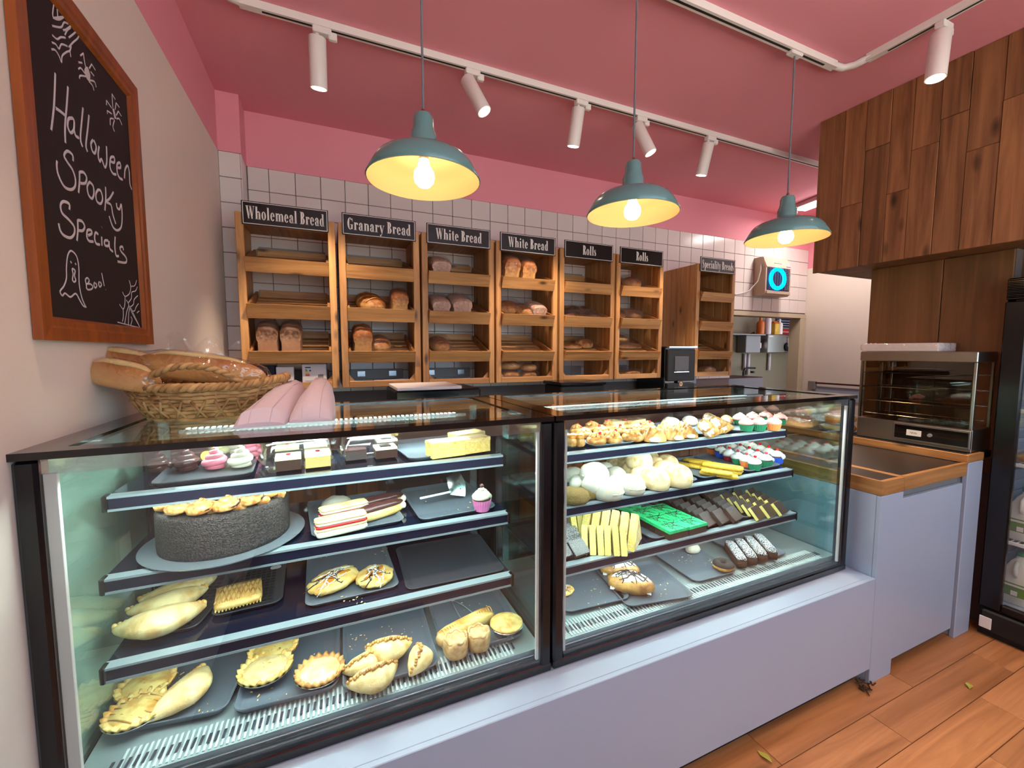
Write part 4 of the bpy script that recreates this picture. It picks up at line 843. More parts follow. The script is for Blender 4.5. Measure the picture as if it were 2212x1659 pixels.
for k, z in enumerate((1.20, 1.285, 1.375, 1.465)):
    wr_ = MB(); 
    for i in range(26): wr_.tube([(o(3.25), q(1.105 + i * .02), zz(z)), (o(3.45), q(1.105 + i * .02), zz(z))], .0016, 5)
    wr_.tube([(o(3.25), q(1.1), zz(z)), (o(3.25), q(1.62), zz(z))], .0028, 6); wr_.tube([(o(3.45), q(1.1), zz(z)), (o(3.45), q(1.62), zz(z))], .0028, 6); wr_.build('wire_shelf', M['chrome'], hc)
for y in (1.545, 1.60): MB().bbox(o(3.43), o(3.445), q(y), q(y + .012), .14, zz(1.53), .002).build('shelf_ladder', M['alu'], hc)
lid = thing('flat_carton', 'flat white wrapped carton lying on top of the hot cabinet', 'carton', (3.345, 1.44, 1.601)); MB().bbox(-.11, .10, -.19, .19, .0, .05, .004).build('box', M['cardwhite'], lid); MB().blob(.25, .42, .056, e=8, ez=6, amp=.02, fr=3, base=.0, seed=4).build('plastic_wrap', M['film'], lid, smooth=True)

# ------------------------------------------------------------------ drinks fridge
fg = thing('drinks_fridge', 'black upright glass door drinks fridge with milk bottles at the picture edge', 'fridge', (3.63, .72, 0))
o = lambda x: x - 3.63; q = lambda y: y - .72
Y0, Y1 = .42, 1.035
MB().box(o(3.375), o(3.93), q(Y1 - .03), q(Y1), .16, 1.99).box(o(3.375), o(3.93), q(Y0), q(Y0 + .03), .16, 1.99).box(o(3.9), o(3.93), q(Y0 + .03), q(Y1 - .03), .16, 1.99).box(o(3.375), o(3.93), q(Y0), q(Y1), 1.87, 1.985).box(o(3.375), o(3.93), q(Y0), q(Y1), .05, .19).build('cabinet', M['blackgloss'], fg)
MB().box(o(3.40), o(3.902), q(Y1 - .034), q(Y1 - .03), .19, 1.87).box(o(3.40), o(3.902), q(Y0 + .03), q(Y0 + .034), .19, 1.87).box(o(3.895), o(3.9), q(Y0 + .03), q(Y1 - .03), .19, 1.87).box(o(3.4), o(3.9), q(Y0 + .03), q(Y1 - .03), .19, .194).build('liner', M['white'], fg)
cn = MB()
for i in range(6): cn.bbox(o(3.345), o(3.38), q(Y0), q(Y1), 1.885 + i * .018, 1.898 + i * .018, .005)
cn.bbox(o(3.35), o(3.376), q(Y0), q(Y1), 1.875, 1.99, .004); cn.build('canopy', M['blackgloss'], fg)
dr = MB().bbox(o(3.34), o(3.375), q(Y1 - .085), q(Y1), .165, 1.868, .006).bbox(o(3.34), o(3.375), q(Y0), q(Y0 + .07), .165, 1.868, .006).bbox(o(3.34), o(3.375), q(Y0 + .07), q(Y1 - .085), 1.80, 1.868, .006).bbox(o(3.34), o(3.375), q(Y0 + .07), q(Y1 - .085), .165, .21, .006).build('door', M['black'], fg)
MB().box(o(3.35), o(3.356), q(Y0 + .07), q(Y1 - .085), .21, 1.80).build('pane', M['glass'], dr)
text_mesh('TEFCOLD', .03, M['signwhite'], fg, (o(3.3395), q(.90), 1.838), (pi / 2, 0, -pi / 2))
MB().box(o(3.36), o(3.93), q(Y0), q(Y1), .0, .16).build('plinth', M['blackmatt'], fg); MB().bbox(o(3.335), o(3.36), q(Y0), q(Y1 - .01), .03, .155, .01).build('grille', M['blackmatt'], fg)
MB().bbox(o(3.33), o(3.336), q(Y1 - .06), q(Y1 - .012), .05, .115, .002).build('tag', M['signwhite'], fg)
rb = MB()
for k in range(26):
    z = .25 + k * .06; rb.bbox(o(3.43), o(3.88), q(Y1 - .042), q(Y1 - .034), z, z + .022, .003)
rb.build('shelf_rib', M['white'], fg, kind='stuff')
FZ = [.215, .56, .995, 1.29, 1.56]
for z in FZ[1:]:
    s_ = MB(); s_.bbox(o(3.40), o(3.408), q(Y0 + .04), q(Y1 - .045), z - .02, z, .002)
    for i in range(22): s_.box(o(3.41), o(3.88), q(Y0 + .05 + i * .023), q(Y0 + .054 + i * .023), z - .006, z - .002)
    s_.build('wire_shelf', M['whitemetal'], fg)
light('fridge_light', 'AREA', (o(3.39), q(.72), 1.84), 1.6, (.85, .93, 1.0), shape='RECTANGLE', size=.04, size_y=.5, rot=(0, radians(-25), 0), parent=fg)
def milk():
    t = empty('milk_bottle'); m_ = MB(); R = []
    for z, s_, k in ((0, .92, 4), (.006, 1, 4), (.15, 1, 4), (.19, .9, 3.4), (.225, .62, 2.6), (.245, .32, 2), (.262, .3, 2)):
        R.append([(math.copysign(abs(cos(a)) ** (2 / k), cos(a)) * .052 * s_, math.copysign(abs(sin(a)) ** (2 / k), sin(a)) * .052 * s_, z) for a in [2 * pi * i / 28 for i in range(28)]])
    m_.rings(R, True, True).build('body', M['milk'], t, auto=50)
    R = [[(x * 1.012, y * 1.012, z) for x, y, _ in R[1]] for z in (.045, .115)]; lb = MB().rings(R).build('label', M['milkgreen'], t, auto=50)
    MB().box(-.0545, -.0535, -.012, .012, .05, .075).box(-.0545, -.0535, -.04, .04, .098, .108).build('label_print', M['signwhite'], lb)
    MB().lathe([(.019, .258), (.019, .278), (0, .278)], 18).build('cap', M['capgreen'], t, auto=40)
    MB().tube([(-.03, 0, .232), (-.056, 0, .215), (-.058, 0, .17), (-.05, 0, .15)], .009, 7).build('handle', M['milk'], t, smooth=True)
    return t
ml = ['front row on the bottom fridge shelf nearest the door hinge', 'front row on the bottom fridge shelf second from the white post', 'front row on the bottom fridge shelf third from the white post']
mi = 0
for sh_, z in (('lowest fridge shelf', .196), ('second lowest shelf', .561)):
    for r, x in (('front', 3.50), ('back', 3.635)):
        for k, y in enumerate((.935, .818, .701)):
            put('milk', milk, (x + .008 * (k % 2), y, z), rot=.06 * k, scale=1.04, label='green labelled milk bottle, %s from the hinge, %s row, %s' % (('nearest', 'second', 'third')[k], r, sh_), cat='milk bottle', group='milk bottles in the drinks fridge')
def tub():
    t = empty('food_tub'); MB().lathe([(0, 0), (.045, 0), (.055, .075), (0, .075)], 24).build('tub', M['milk'], t, auto=40); MB().lathe([(.0, .088), (.057, .088), (.058, .075)], 24, cap1=False).build('lid', M['cardwhite'], t, auto=40); MB().lathe([(.0485, .02), (.0545, .062)], 24, cap0=False, cap1=False).build('print', M['red'], t, smooth=True); return t
for k, y in enumerate((.93, .81)): put('tub', tub, (3.48, y, 1.561), label='small white tub with red print on the top fridge shelf, %s' % ('nearest the hinge side', 'second along')[k], cat='tub', group='tubs on the top fridge shelf')
tag(MB().blob(.16, .2, .06, seed=3, amp=.1).build('wrapped_roll', M['crust'], smooth=True, loc=(3.5, .88, .996)), 'flat wrapped bread roll on the fridge shelf above the milk', 'bread roll')
tag(MB().lathe([(0, 0), (.03, 0), (.032, .12), (.014, .16), (.014, .185), (0, .185)], 16).build('yoghurt_bottle', M['grey'], auto=40, loc=(3.5, .87, 1.291)), 'small grey bottle on the middle fridge shelf', 'bottle')
tag(MB().lathe([(0, 0), (.035, 0), (.035, .1), (0, .1)], 16).build('yoghurt_pot', M['cardwhite'], auto=40, loc=(3.5, .77, 1.291)), 'white straight sided pot on the middle fridge shelf', 'pot')
tag(MB().lathe([(0, 0), (.03, 0), (.03, .14), (.013, .18), (.013, .2), (0, .2)], 16).build('juice_bottle', M['grey'], auto=40, loc=(3.6, .93, 1.561)), 'grey bottle behind the red printed tub on the top fridge shelf', 'bottle')

# ------------------------------------------------------------------ floor bits
def dead_leaf(u, v, rz, lab):
    p = atZ(u, v, 0); m_ = MB(); m_.grid(lambda a, b: ((a - .5) * .06, (b - .5) * .026 * sin(pi * min(max(a, .02), .98)), .004 + .006 * abs(b - .5) + .004 * sin(a * 5)), 8, 4)
    return tag(m_.build('fallen_leaf', M['leaf'], smooth=True, loc=(p.x, p.y, .001), rot=(0, 0, rz)), lab, 'leaf', 'fallen leaves on the floor')
dead_leaf(2093, 1483, .4, 'yellow fallen leaf on the floor in front of the fridge'); dead_leaf(1652, 1637, 1.6, 'yellow fallen leaf on the floor below the counter front')
p = atZ(1868, 1482, 0); m_ = MB()
for k in range(26):
    x, y = random.uniform(-.05, .05), random.uniform(-.025, .03); m_.tube([(x, y, .004 + random.random() * .01), (x + random.uniform(-.03, .03), y + random.uniform(-.03, .03), .004 + random.random() * .02)], .003, 4)
tag(m_.build('dust_clump', M['debris'], loc=(p.x, p.y, 0), kind='stuff'), 'brown clump of debris on the floor at the counter leg', 'debris')

# ------------------------------------------------------------------ basket of baguettes, paper bags on the case top
ZT = CZ1 + .0005
def basket():
    t = thing('wicker_basket', 'oval woven straw basket of baguettes on the glass case by the chalkboard', 'basket', (-.352, 1.60, ZT), radians(-6))
    a0, b0, H = .152, .105, .102
    def rad(z): return 1 + .42 * (z / H) ** .9
    nst = 44; m_ = MB(); rows = 9
    for r in range(rows):
        z = .006 + r * (H - .014) / (rows - 1); pts = []
        for i in range(nst * 3 + 1):
            a = 2 * pi * i / (nst * 3); off = .0045 * (1 if r % 2 else -1) * sin(nst * a / 2); k = rad(z); lift = .012 * abs(cos(a)) ** 3 * (z / H)
            pts.append(((a0 * k + off) * cos(a), (b0 * k + off) * sin(a), z + lift + .0015 * sin(a * 9 + r)))
        m_.tube(pts, .0066, 6, caps=False)
    m_.build('weave', M['straw'], t, smooth=True, kind='stuff')
    m_ = MB()
    for i in range(nst):
        a = 2 * pi * i / nst; m_.tube([((a0 * rad(z) + .001) * cos(a), (b0 * rad(z) + .001) * sin(a), z) for z in (0, .04, .08, .105)], .0045, 5)
    for i in range(nst):        # slanted outer straws
        a = 2 * pi * i / nst; a2 = a + (2.2 if i % 2 else -2.2) * pi / nst; m_.tube([((a0 * rad(z) + .0085) * cos(aa), (b0 * rad(z) + .0085) * sin(aa), z) for z, aa in ((.012, a), (.035, (a + a2) / 2), (.062, a2))], .0036, 5)
    m_.build('stake', M['straw'], t, smooth=True, kind='stuff')
    MB().lathe([(0, .002), (1, .002), (1, .008), (0, .008)], 40, mod=lambda r, z, a: (r * (a0 * b0 / math.hypot(b0 * cos(a), a0 * sin(a))), z)).build('base', M['straw'], t)
    for ph in range(3):
        pts = []
        for i in range(181):
            a = 2 * pi * i / 180; tw = 26 * a + ph * 2 * pi / 3; k = rad(H) ; lift = .02 * abs(cos(a)) ** 3
            pts.append(((a0 * k + .007 * cos(tw)) * cos(a), (b0 * k + .007 * cos(tw)) * sin(a), H + lift + .007 * sin(tw)))
        MB().tube(pts, .0075, 6, caps=False).build('rim', M['straw'], t, smooth=True)
    for s in (-1,):
        for ph in range(2):
            pts = []
            for i in range(61):
                u = i / 60; a = -pi / 2 + (u - .5) * 1.25; tw = u * 40 + ph * pi; up = .062 * sin(pi * u) ** .7
                k = rad(H); pts.append(((a0 * k + .005 * cos(tw)) * cos(a) * 1.0, (b0 * k * 1.02 + .005 * cos(tw)) * sin(a), H + up + .005 * sin(tw)))
            MB().tube(pts, .0068, 6).build('handle', M['straw'], t, smooth=True)
    return t
basket()
def baguette(loc, L_, w, h, rot, lab):
    t = thing('baguette', lab, 'baguette', loc, 0, 'wrapped baguettes in the straw basket'); t.rotation_euler = rot
    f = lambda p: p
    MB().blob(L_, w, h, e=2.6, ez=2.2, amp=.04, fr=3, base=.18, nu=40, nv=14).build('crust', M['baguette'], t, smooth=True)
    MB().tube([(-L_ * .42 + L_ * .84 * i / 24, w * (-.16 + .2 * i / 24), h * (.97 - .5 * abs(i / 12 - 1) ** 5)) for i in range(25)], lambda k: .016 * (.3 + sin(pi * k)), 8, flat=.45).build('slash', M['pastry'], t, smooth=True)
    if L_ > .3: MB().grid(lambda a, b: (-.10 + .2 * a, .012 * sin(a * 9 + b * 3), h * 1.05 + .05 * b * abs(sin(a * 7 + .6)) + .012 * b), 18, 5).build('bag_end', M['film'], t, smooth=True)
    MB().blob(L_ * 1.06, w * 1.13, h * 1.12, e=2.6, ez=2.2, amp=.09, fr=5, base=.18, seed=5, nu=48, nv=18).build('plastic_wrap', M['film'], t, smooth=True)
    return t
def bag_at(u, v, Y): p = atY(u, v, Y); return (p.x, p.y, p.z)
baguette(bag_at(432, 822, 1.60), .37, .085, .08, (0, radians(8), radians(-6)), 'long wrapped baguette lying along the top of the straw basket')
baguette(bag_at(262, 836, 1.52), .19, .075, .07, (0, radians(14), radians(-16)), 'wrapped baguette end sticking out of the basket, pale underside, near the wall')
baguette(bag_at(268, 808, 1.62), .19, .075, .07, (0, radians(12), radians(-10)), 'dark crusted wrapped baguette behind the one near the wall')
def paper_bag(secs, lab):
    o0 = Vector(secs[0][0]); t = thing('paper_bag', lab, 'paper bag', tuple(o0), 0, 'paper bags beside the straw basket'); R = []
    for c, wd, h, ang in secs:
        c = Vector(c) - o0; ring = []
        for px_, pz in ((-1, 0), (-.98, .35), (-.8, .72), (-.4, .96), (0, 1.0), (.42, .93), (.8, .7), (.98, .33), (1, 0)):
            j = random.uniform(-.03, .03); ring.append((c.x + px_ * wd / 2 * cos(ang), c.y + px_ * wd / 2 * sin(ang), c.z + h * (pz + j * (pz > 0))))
        R.append(ring)
    bd = MB().rings(R, True, True).build('bag', M['paper'], t, auto=35)
    for x_ in (-.18, .22):
        pts = [Vector(R[i][3 if x_ < 0 else 5]) + Vector((0, 0, .0012)) for i in range(len(R))]; MB().tube([tuple(p_) for p_ in pts], .0011, 4).build('crease', M['paper'], bd)
    return t
paper_bag([((-.183, 1.308, ZT), .122, .012, .12), ((-.178, 1.335, ZT), .122, .05, .12), ((-.158, 1.43, ZT), .115, .078, .15), ((-.134, 1.54, ZT), .10, .098, .2), ((-.112, 1.63, ZT), .075, .105, .2), ((-.104, 1.68, ZT), .05, .09, .2)], 'pinkish paper bag lying against the straw basket')
paper_bag([((-.057, 1.338, ZT), .115, .012, -.05), ((-.056, 1.36, ZT), .118, .045, -.05), ((-.048, 1.46, ZT), .112, .085, -.05), ((-.038, 1.56, ZT), .10, .108, -.05), ((-.032, 1.66, ZT), .088, .112, 0), ((-.03, 1.71, ZT), .06, .09, 0)], 'pinkish paper bag farther from the straw basket')

# ------------------------------------------------------------------ loaves on the shelves
def loaf(kind, wrap=True):
    def f():
        t = empty({'tin': 'tin_loaf', 'bloomer': 'bloomer_loaf', 'cob': 'cob_loaf', 'bap': 'bread_roll', 'flat': 'flat_bread', 'floury': 'floury_loaf', 'brown': 'brown_loaf', 'dark': 'dark_roll', 'baton': 'bread_stick'}[kind])
        mt = {'tin': 'crust', 'bloomer': 'crust', 'cob': 'crust', 'bap': 'crust', 'flat': 'crust', 'floury': 'whitecrust', 'brown': 'wholemeal', 'dark': 'crustdark', 'baton': 'crust'}[kind]
        if kind in ('tin', 'brown', 'floury'):
            h = {'tin': 1.3, 'brown': 1.42, 'floury': .8}[kind]; R = []
            prof = [(-.46, 0), (-.44, .5), (-.5, .62), (-.49, .8), (-.36, .95), (-.12, 1), (.12, 1), (.36, .95), (.49, .8), (.5, .62), (.44, .5), (.46, 0)]
            n_ = 12
            for i in range(n_ + 1):
                y = -.75 + 1.5 * i / n_; k = (1 - abs(i / (n_ / 2) - 1) ** 6) ** .5 if 0 < i < n_ else .6; k = max(k, .6)
                R.append([(x * (.8 + .2 * k) * (1 + .03 * noise.noise(Vector((x * 4, y * 4, z * 3)))), y, z * h * (.75 + .25 * k) * (1 + .05 * noise.noise(Vector((x * 3 + 5, y * 5, 1))))) for x, z in prof])
            MB().rings(R, True, True).build('crust', M[mt], t, smooth=False, auto=60)
        else:
            w_, d_, h, e = {'bloomer': (1, 1.5, .56, 2.3), 'cob': (1, 1, .5, 2), 'bap': (1, 1, .42, 2.2), 'flat': (1, .8, .24, 2.4), 'dark': (1, 1.1, .5, 2.1), 'baton': (1, .32, .2, 2.5)}[kind]
            MB().blob(w_, d_, h, e=e, ez=2.1, amp=.05, fr=2.5, base=.2).build('crust', M[mt], t, smooth=True)
            if kind == 'bloomer':
                for k in range(4):
                    y = -.45 + k * .3; MB().tube([(-.36 + .72 * i / 8, y + .16 * (i / 8 - .5), h * (.985 - .42 * (i / 4 - 1) ** 2 * .7 - .25 * y * y)) for i in range(9)], lambda q_: .03 * (.4 + sin(pi * q_)), 6, flat=.4).build('slash', M['pastrybrown'], t, smooth=True)
        if wrap:
            w_, d_, h = {'tin': (1.1, 1.62, 1.4), 'brown': (1.1, 1.62, 1.52), 'floury': (1.1, 1.62, .9), 'bloomer': (1.12, 1.62, .66), 'cob': (1.14, 1.14, .6), 'bap': (1.14, 1.14, .52), 'flat': (1.1, .9, .34), 'dark': (1.14, 1.2, .62), 'baton': (1.06, .4, .28)}[kind]
            MB().blob(w_, d_, h, e=3.2, ez=3, amp=.12, fr=4.5, base=.1, seed=9, nu=32, nv=16).build('plastic_wrap', M['film'], t, smooth=True)
        return t
    return f
SLOPE = math.atan2(.13, .36)
DEP = {'tin': 1.5, 'brown': 1.5, 'floury': 1.5, 'bloomer': 1.5, 'cob': 1.0, 'bap': 1.0, 'flat': .8, 'dark': 1.1, 'baton': .32}
def bread(kind, u, wpx, tray, lab, wrap=True, y=None, rot=0.0, dz=0.0, cat='bread', group=None):
    zb = {1: 2.078, 2: 1.803, 3: 1.53, 4: SH_Z0 + .02}[tray]; yf = SH_Y + (.045 if kind in ('tin', 'brown', 'floury', 'bloomer') or tray == 4 else .15)
    p = atY(u, 700, yf); wv = (atY(u + wpx / 2, 700, yf).x - atY(u - wpx / 2, 700, yf).x) * .96; d = DEP[kind] * wv * 1.08 if wrap else DEP[kind] * wv
    if rot: d = max(d, wv) 
    hw = wv * .58 * (1.25 if rot else 1)
    for x0, x1 in UX + [(3.16, 3.665)]:      # keep clear of the side cheeks of its shelf
        if x0 - .05 < p.x < x1 + .05: p.x = min(max(p.x, x0 + .062 + hw), x1 - .062 - hw)
    if tray < 4:
        yc = (yf + d / 2 * cos(SLOPE)) if y is None else y + d / 2
        loc = (p.x, yc, zb + .036 + .361 * (yc - SH_Y) + dz); r = (SLOPE, 0, rot)
    else: loc = (p.x, (y or yf) + d / 2, zb + .002 + dz); r = rot
    return put(kind + str(wrap), loaf(kind, wrap), loc, r, wv, lab, cat, group)
G1 = 'wrapped loaves on the bread shelves'
bread('brown', 573, 52, 3, 'wholemeal tin loaf, lowest tray of the Wholemeal Bread shelf, by the side panel', group=G1)
bread('brown', 627, 50, 3, 'wholemeal tin loaf in clear bag, lowest tray of the Wholemeal Bread shelf, beside another loaf', group=G1)
bread('bloomer', 783, 66, 2, 'unwrapped scored bloomer on the middle tray of the Granary Bread shelf', False, rot=.25)
bread('tin', 877, 38, 2, 'small bagged tin loaf on the middle tray of the Granary Bread shelf', group=G1)
bread('tin', 769, 46, 3, 'bagged tin loaf on the lowest tray of the Granary Bread shelf', group=G1)
bread('bloomer', 823, 52, 3, 'bagged scored bloomer on the lowest tray of the Granary Bread shelf', group=G1)
bread('floury', 950, 46, 1, 'dark topped bagged loaf on the top tray of the White Bread shelf beside Granary', group=G1)
bread('floury', 951, 44, 2, 'floury bagged loaf on the middle tray of the first White Bread shelf, nearer Granary', group=G1)
bread('floury', 999, 46, 2, 'floury bagged loaf on the middle tray of the first White Bread shelf, farther from Granary', group=G1)
bread('bloomer', 953, 46, 3, 'bagged bloomer alone on the lowest tray of the first White Bread shelf', group=G1)
bread('tin', 1102, 38, 1, 'dark bagged tin loaf on the top tray of the second White Bread shelf', group=G1)
bread('tin', 1141, 33, 1, 'golden bagged tin loaf on the top tray of the second White Bread shelf', group=G1)
bread('cob', 1105, 46, 2, 'round bagged cob on the middle tray of the second White Bread shelf', group=G1)
bread('bloomer', 1145, 34, 2, 'tilted golden bloomer in the middle of three loaves on the second White Bread shelf', group=G1, rot=.5)
bread('floury', 1178, 33, 2, 'pale bagged loaf against the side of the second White Bread shelf, middle tray', group=G1)
for k, (u, dz, lab) in enumerate(((1104, 0, 'lower roll of the bigger bagged stack, bottom of the second White Bread shelf'), (1104, .075, 'upper roll of the bigger bagged stack at the bottom of the second White Bread shelf'), (1150, 0, 'lower roll of the smaller bagged stack at the bottom of the second White Bread shelf'), (1150, .065, 'upper roll of the smaller bagged stack at the bottom of the second White Bread shelf'))):
    bread('bap', u, 46 if u < 1120 else 36, 4, lab, dz=dz, group='stacked rolls at the bottom of the second White Bread shelf')
od = ['first', 'second', 'third', 'fourth', 'fifth', 'sixth', 'seventh', 'eighth', 'ninth', 'tenth', 'eleventh', 'twelfth', 'thirteenth', 'fourteenth', 'fifteenth', 'sixteenth', 'seventeenth', 'eighteenth', 'nineteenth', 'twentieth', 'twenty-first', 'twenty-second', 'twenty-third', 'twenty-fourth']
for k, u in enumerate((1226, 1245, 1264, 1283, 1301)): bread('dark', u, 22, 2, '%s shiny brown roll from the White Bread side, middle tray, first Rolls shelf' % od[k], group='brown rolls on the first Rolls shelf', y=3.02 + .03 * (k % 2))
for k, u in enumerate((1252, 1274)): bread('dark', u, 20, 2, 'brown roll behind the front row on the first Rolls shelf, %s' % ('nearer the White Bread shelf', 'farther along')[k], group='brown rolls on the first Rolls shelf', y=3.14, dz=.03)
bread('bap', 1286, 34, 3, 'scored white roll in a knotted bag on the lowest tray of the first Rolls shelf')
bread('baton', 1240, 46, 3, 'thin golden bread stick on the lowest tray of the first Rolls shelf', False)
bread('cob', 1396, 34, 1, 'round bagged cob on the top tray of the Rolls shelf by the coffee machine')
bread('bap', 1376, 30, 2, 'golden bagged roll on the middle tray of the last Rolls shelf, nearer its middle', group='rolls on the last Rolls shelf'); bread('bap', 1405, 28, 2, 'golden bagged roll on the middle tray of the last Rolls shelf, against its outer side', group='rolls on the last Rolls shelf'); bread('dark', 1346, 26, 2, 'dark brown roll in the shaded corner of the last Rolls shelf, middle tray', group='rolls on the last Rolls shelf')
bread('flat', 1350, 36, 3, 'flat floury bread stacked at the back of the lowest tray of the last Rolls shelf', y=3.12, dz=.06); bread('baton', 1360, 44, 3, 'long golden finger roll on the lowest tray of the last Rolls shelf', True); bread('flat', 1397, 26, 3, 'small flat roll on the lowest tray of the last Rolls shelf', True)
bread('flat', 1376, 40, 4, 'flat bagged bread at the bottom of the last Rolls shelf'); bread('flat', 1348, 28, 4, 'flat dark bread lying tilted at the bottom back of the last Rolls shelf', y=3.12, dz=.03)
bread('bap', 1546, 28, 4, 'bagged bread ring pack at the bottom of the Speciality Breads shelf')
def card(u0, u1, v0, m_, lab, name, dep=.06, extra=None, y=3.02, cat='box'):
    a, b = atY(u0, v0, y), atY(u1, v0, y); zb = SH_Z0 + .0205; t = thing(name, lab, cat, ((a.x + b.x) / 2, y, zb)); w_ = (b.x - a.x) / 2; h = a.z - zb
    MB().bbox(-w_, w_, 0, dep, 0, h, .002).build('carton', m_, t)
    if extra: extra(t, w_, h)
    return t
card(596, 634, 793, M['cardwhite'], 'plain white carton on the bottom of the Wholemeal Bread shelf', 'small_carton')
def lab_(t, w_, h):
    for k, (c, wd) in enumerate((('green', .10), ('green', .13), ('yellow', .16), ('yellow', .19), ('orange', .22), ('red', .25))):
        z = h * (.72 - .055 * k); MB().box(-w_ * .74, -w_ * .74 + w_ * wd * 1.4, -.001, -.0001, z, z + h * .045).build('energy_bar', M[c], t)
    q_ = MB()
    for i in range(13): q_.box(w_ * .28 + i * w_ * .035, w_ * .28 + i * w_ * .035 + w_ * (.012 + .008 * (i % 3)), -.001, -.0001, h * .34, h * .5)
    q_.build('barcode', M['blackmatt'], t)
    MB().box(-w_ * .75, -w_ * .3, -.001, -.0001, h * .82, h * .87).box(-w_ * .42, -w_ * .28, -.001, -.0001, h * .66, h * .73).build('print', M['cardblue'], t)
    for z in (.2, .14, .08): MB().box(-w_ * .8, w_ * .1, -.001, -.0001, h * z, h * (z + .015)).build('print_line', M['grey'], t)
card(652, 705, 787, M['cardwhite'], 'white carton with a coloured energy label on the bottom of the Wholemeal Bread shelf', 'lamp_carton', .09, lab_)
card(555, 594, 790, M['cardblue'], 'dark blue carton on the bottom of the Wholemeal Bread shelf behind the basket', 'blue_carton', .08, y=3.1)
p = atY(838, 800, 3.08); t = thing('leaflets', 'folded leaflets lying at the bottom of the Granary Bread shelf', 'leaflet', (p.x, 3.08, SH_Z0 + .0205)); MB().bbox(-.13, .12, -.05, .08, 0, .01, .001).build('leaflet', M['paper'], t); MB().bbox(-.10, .15, -.06, .06, .0102, .02, .001).build('leaflet', M['cardwhite'], t)
p = atY(1345, 800, 3.0); tag(MB().bbox(-.04, .04, -.012, .012, 0, .018, .002).build('price_card', M['cardwhite'], loc=(p.x, 3.0, SH_Z0 + .0205)), 'small white card at the bottom of the last Rolls shelf', 'card')
# bagged rings on the raised counter
for k, dz in enumerate((0, .066)):
    t = thing('ring_doughnut', 'sugared golden ring in a bag on the raised counter, %s' % ('lower one of two', 'upper one of two')[k], 'doughnut', (3.315, 1.785, 1.0375 + dz), 0, 'bagged rings on the raised counter')
    MB().tube([(.07 * cos(a), .07 * sin(a), .024) for a in [2 * pi * i / 28 for i in range(29)]], .034, 10, flat=.68).build('dough', M['pastrygold'], t, smooth=True); MB().tube([(.07 * cos(a), .07 * sin(a), .04) for a in [2 * pi * i / 28 for i in range(29)]], .024, 8, flat=.4).build('sugar', M['powder'], t, smooth=True)
    MB().blob(.25, .23, .062, e=2.6, ez=3, amp=.1, fr=5, base=.1, seed=k).build('plastic_wrap', M['film'], t, smooth=True)
# ------------------------------------------------------------------ trays in the cases
def rrect(w, d, r, z, n=5):
    P = []
    for cx, cy, a0 in ((w - r, d - r, 0), (-w + r, d - r, 90), (-w + r, -d + r, 180), (w - r, -d + r, 270)):
        for i in range(n + 1): a = radians(a0 + 90 * i / n); P.append((cx + r * cos(a), cy + r * sin(a), z))
    return P
def tray(w, d, m_='tray', h=.014, holes=False, name='serving_tray', r=.03):
    def f():
        t = empty(name); W, D = w / 2, d / 2
        body = MB().rings([rrect(W - .016, D - .016, r * .8, .003), rrect(W - .012, D - .012, r, .0045), rrect(W - .004, D - .004, r, h - .001), rrect(W - .001, D - .001, r, h), rrect(W, D, r, h - .002), rrect(W - .01, D - .01, r, 0)], True, False)
        body.f = [g for g in body.f]; body.f.append(tuple(range(len(body.v) - len(rrect(1, 1, .1, 0)), len(body.v)))); body.m.append(0)
        body.build('pan', M[m_], t, auto=50)
        if holes:
            q_ = MB(); nx, ny = 8, 12
            for i in range(nx):
                for j in range(ny):
                    x, y = -W + .03 + (w - .06) * (i + .5) / nx, -D + .03 + (d - .06) * (j + .5) / ny; q_.bbox(x - w * .032, x + w * .032, y - .0045, y + .0045, .0034, .0052, .0008)
            q_.build('perforation', M['blackmatt'], t, kind='stuff')
        return t
    return f
def put_tray(u0, v0, u1, v1, z, d, lab, rot=0.0, m_='tray', holes=False, h=.014, w=None, name='serving_tray'):
    a, b = atZ(u0, v0, z), atZ(u1, v1, z); W = (w or (b - a).length) * .985; ang = math.atan2(b.y - a.y, b.x - a.x) + rot
    c = (a + b) / 2 + Vector((-sin(ang), cos(ang), 0)) * d / 2
    fy = min(a.y, b.y); lim = {S1: 1.42, S2: 1.376, S3: 1.346, T1: 1.42, T2: 1.376, T3: 1.346}.get(z, 0); c.y += max(0, lim - fy)
    t = tray(W, d, m_, h, holes, name)()
    t.location = (c.x, c.y, z + .0004); t.rotation_euler = (0, 0, ang); return tag(t, lab, 'tray', 'trays in the display cases')
DT = DK
put_tray(215, 1602, 490, 1546, DT, .38, 'grey tray at the wall end of the deck with two pies and a pasty', h=.02)
put_tray(498, 1556, 733, 1493, DT, .38, 'grey tray on the deck with three foil pies', h=.02)
put_tray(738, 1507, 953, 1446, DT, .38, 'grey tray on the deck with four crimped pasties', h=.02)
put_tray(959, 1428, 1136, 1379, DT, .38, 'grey tray on the deck with pork pies and a sausage roll', h=.02)
put_tray(240, 1386, 424, 1366, S3, .30, 'charcoal perforated tray of large pasties', holes=True, m_='traydark')
put_tray(452, 1343, 612, 1306, S3, .30, 'charcoal perforated tray with a lattice slice', holes=True, m_='traydark')
put_tray(657, 1321, 866, 1272, S3, .36, 'grey tray with two glazed danish pastries')
put_tray(878, 1285, 1098, 1238, S3, .33, 'empty flat charcoal tray on the third shelf', m_='traydark', h=.008)
put_tray(672, 1174, 880, 1133, S2, .34, 'grey tray of cream slices and an eclair')
put_tray(907, 1132, 1076, 1101, S2, .35, 'grey tray with one cupcake and a cake server')
put_tray(318, 1058, 548, 1031, S1, .34, 'charcoal tray of swirled iced cakes on the top shelf', m_='traydark')
put_tray(884, 1000, 1060, 976, S1, .32, 'silver edged tray of custard slices on the top shelf')
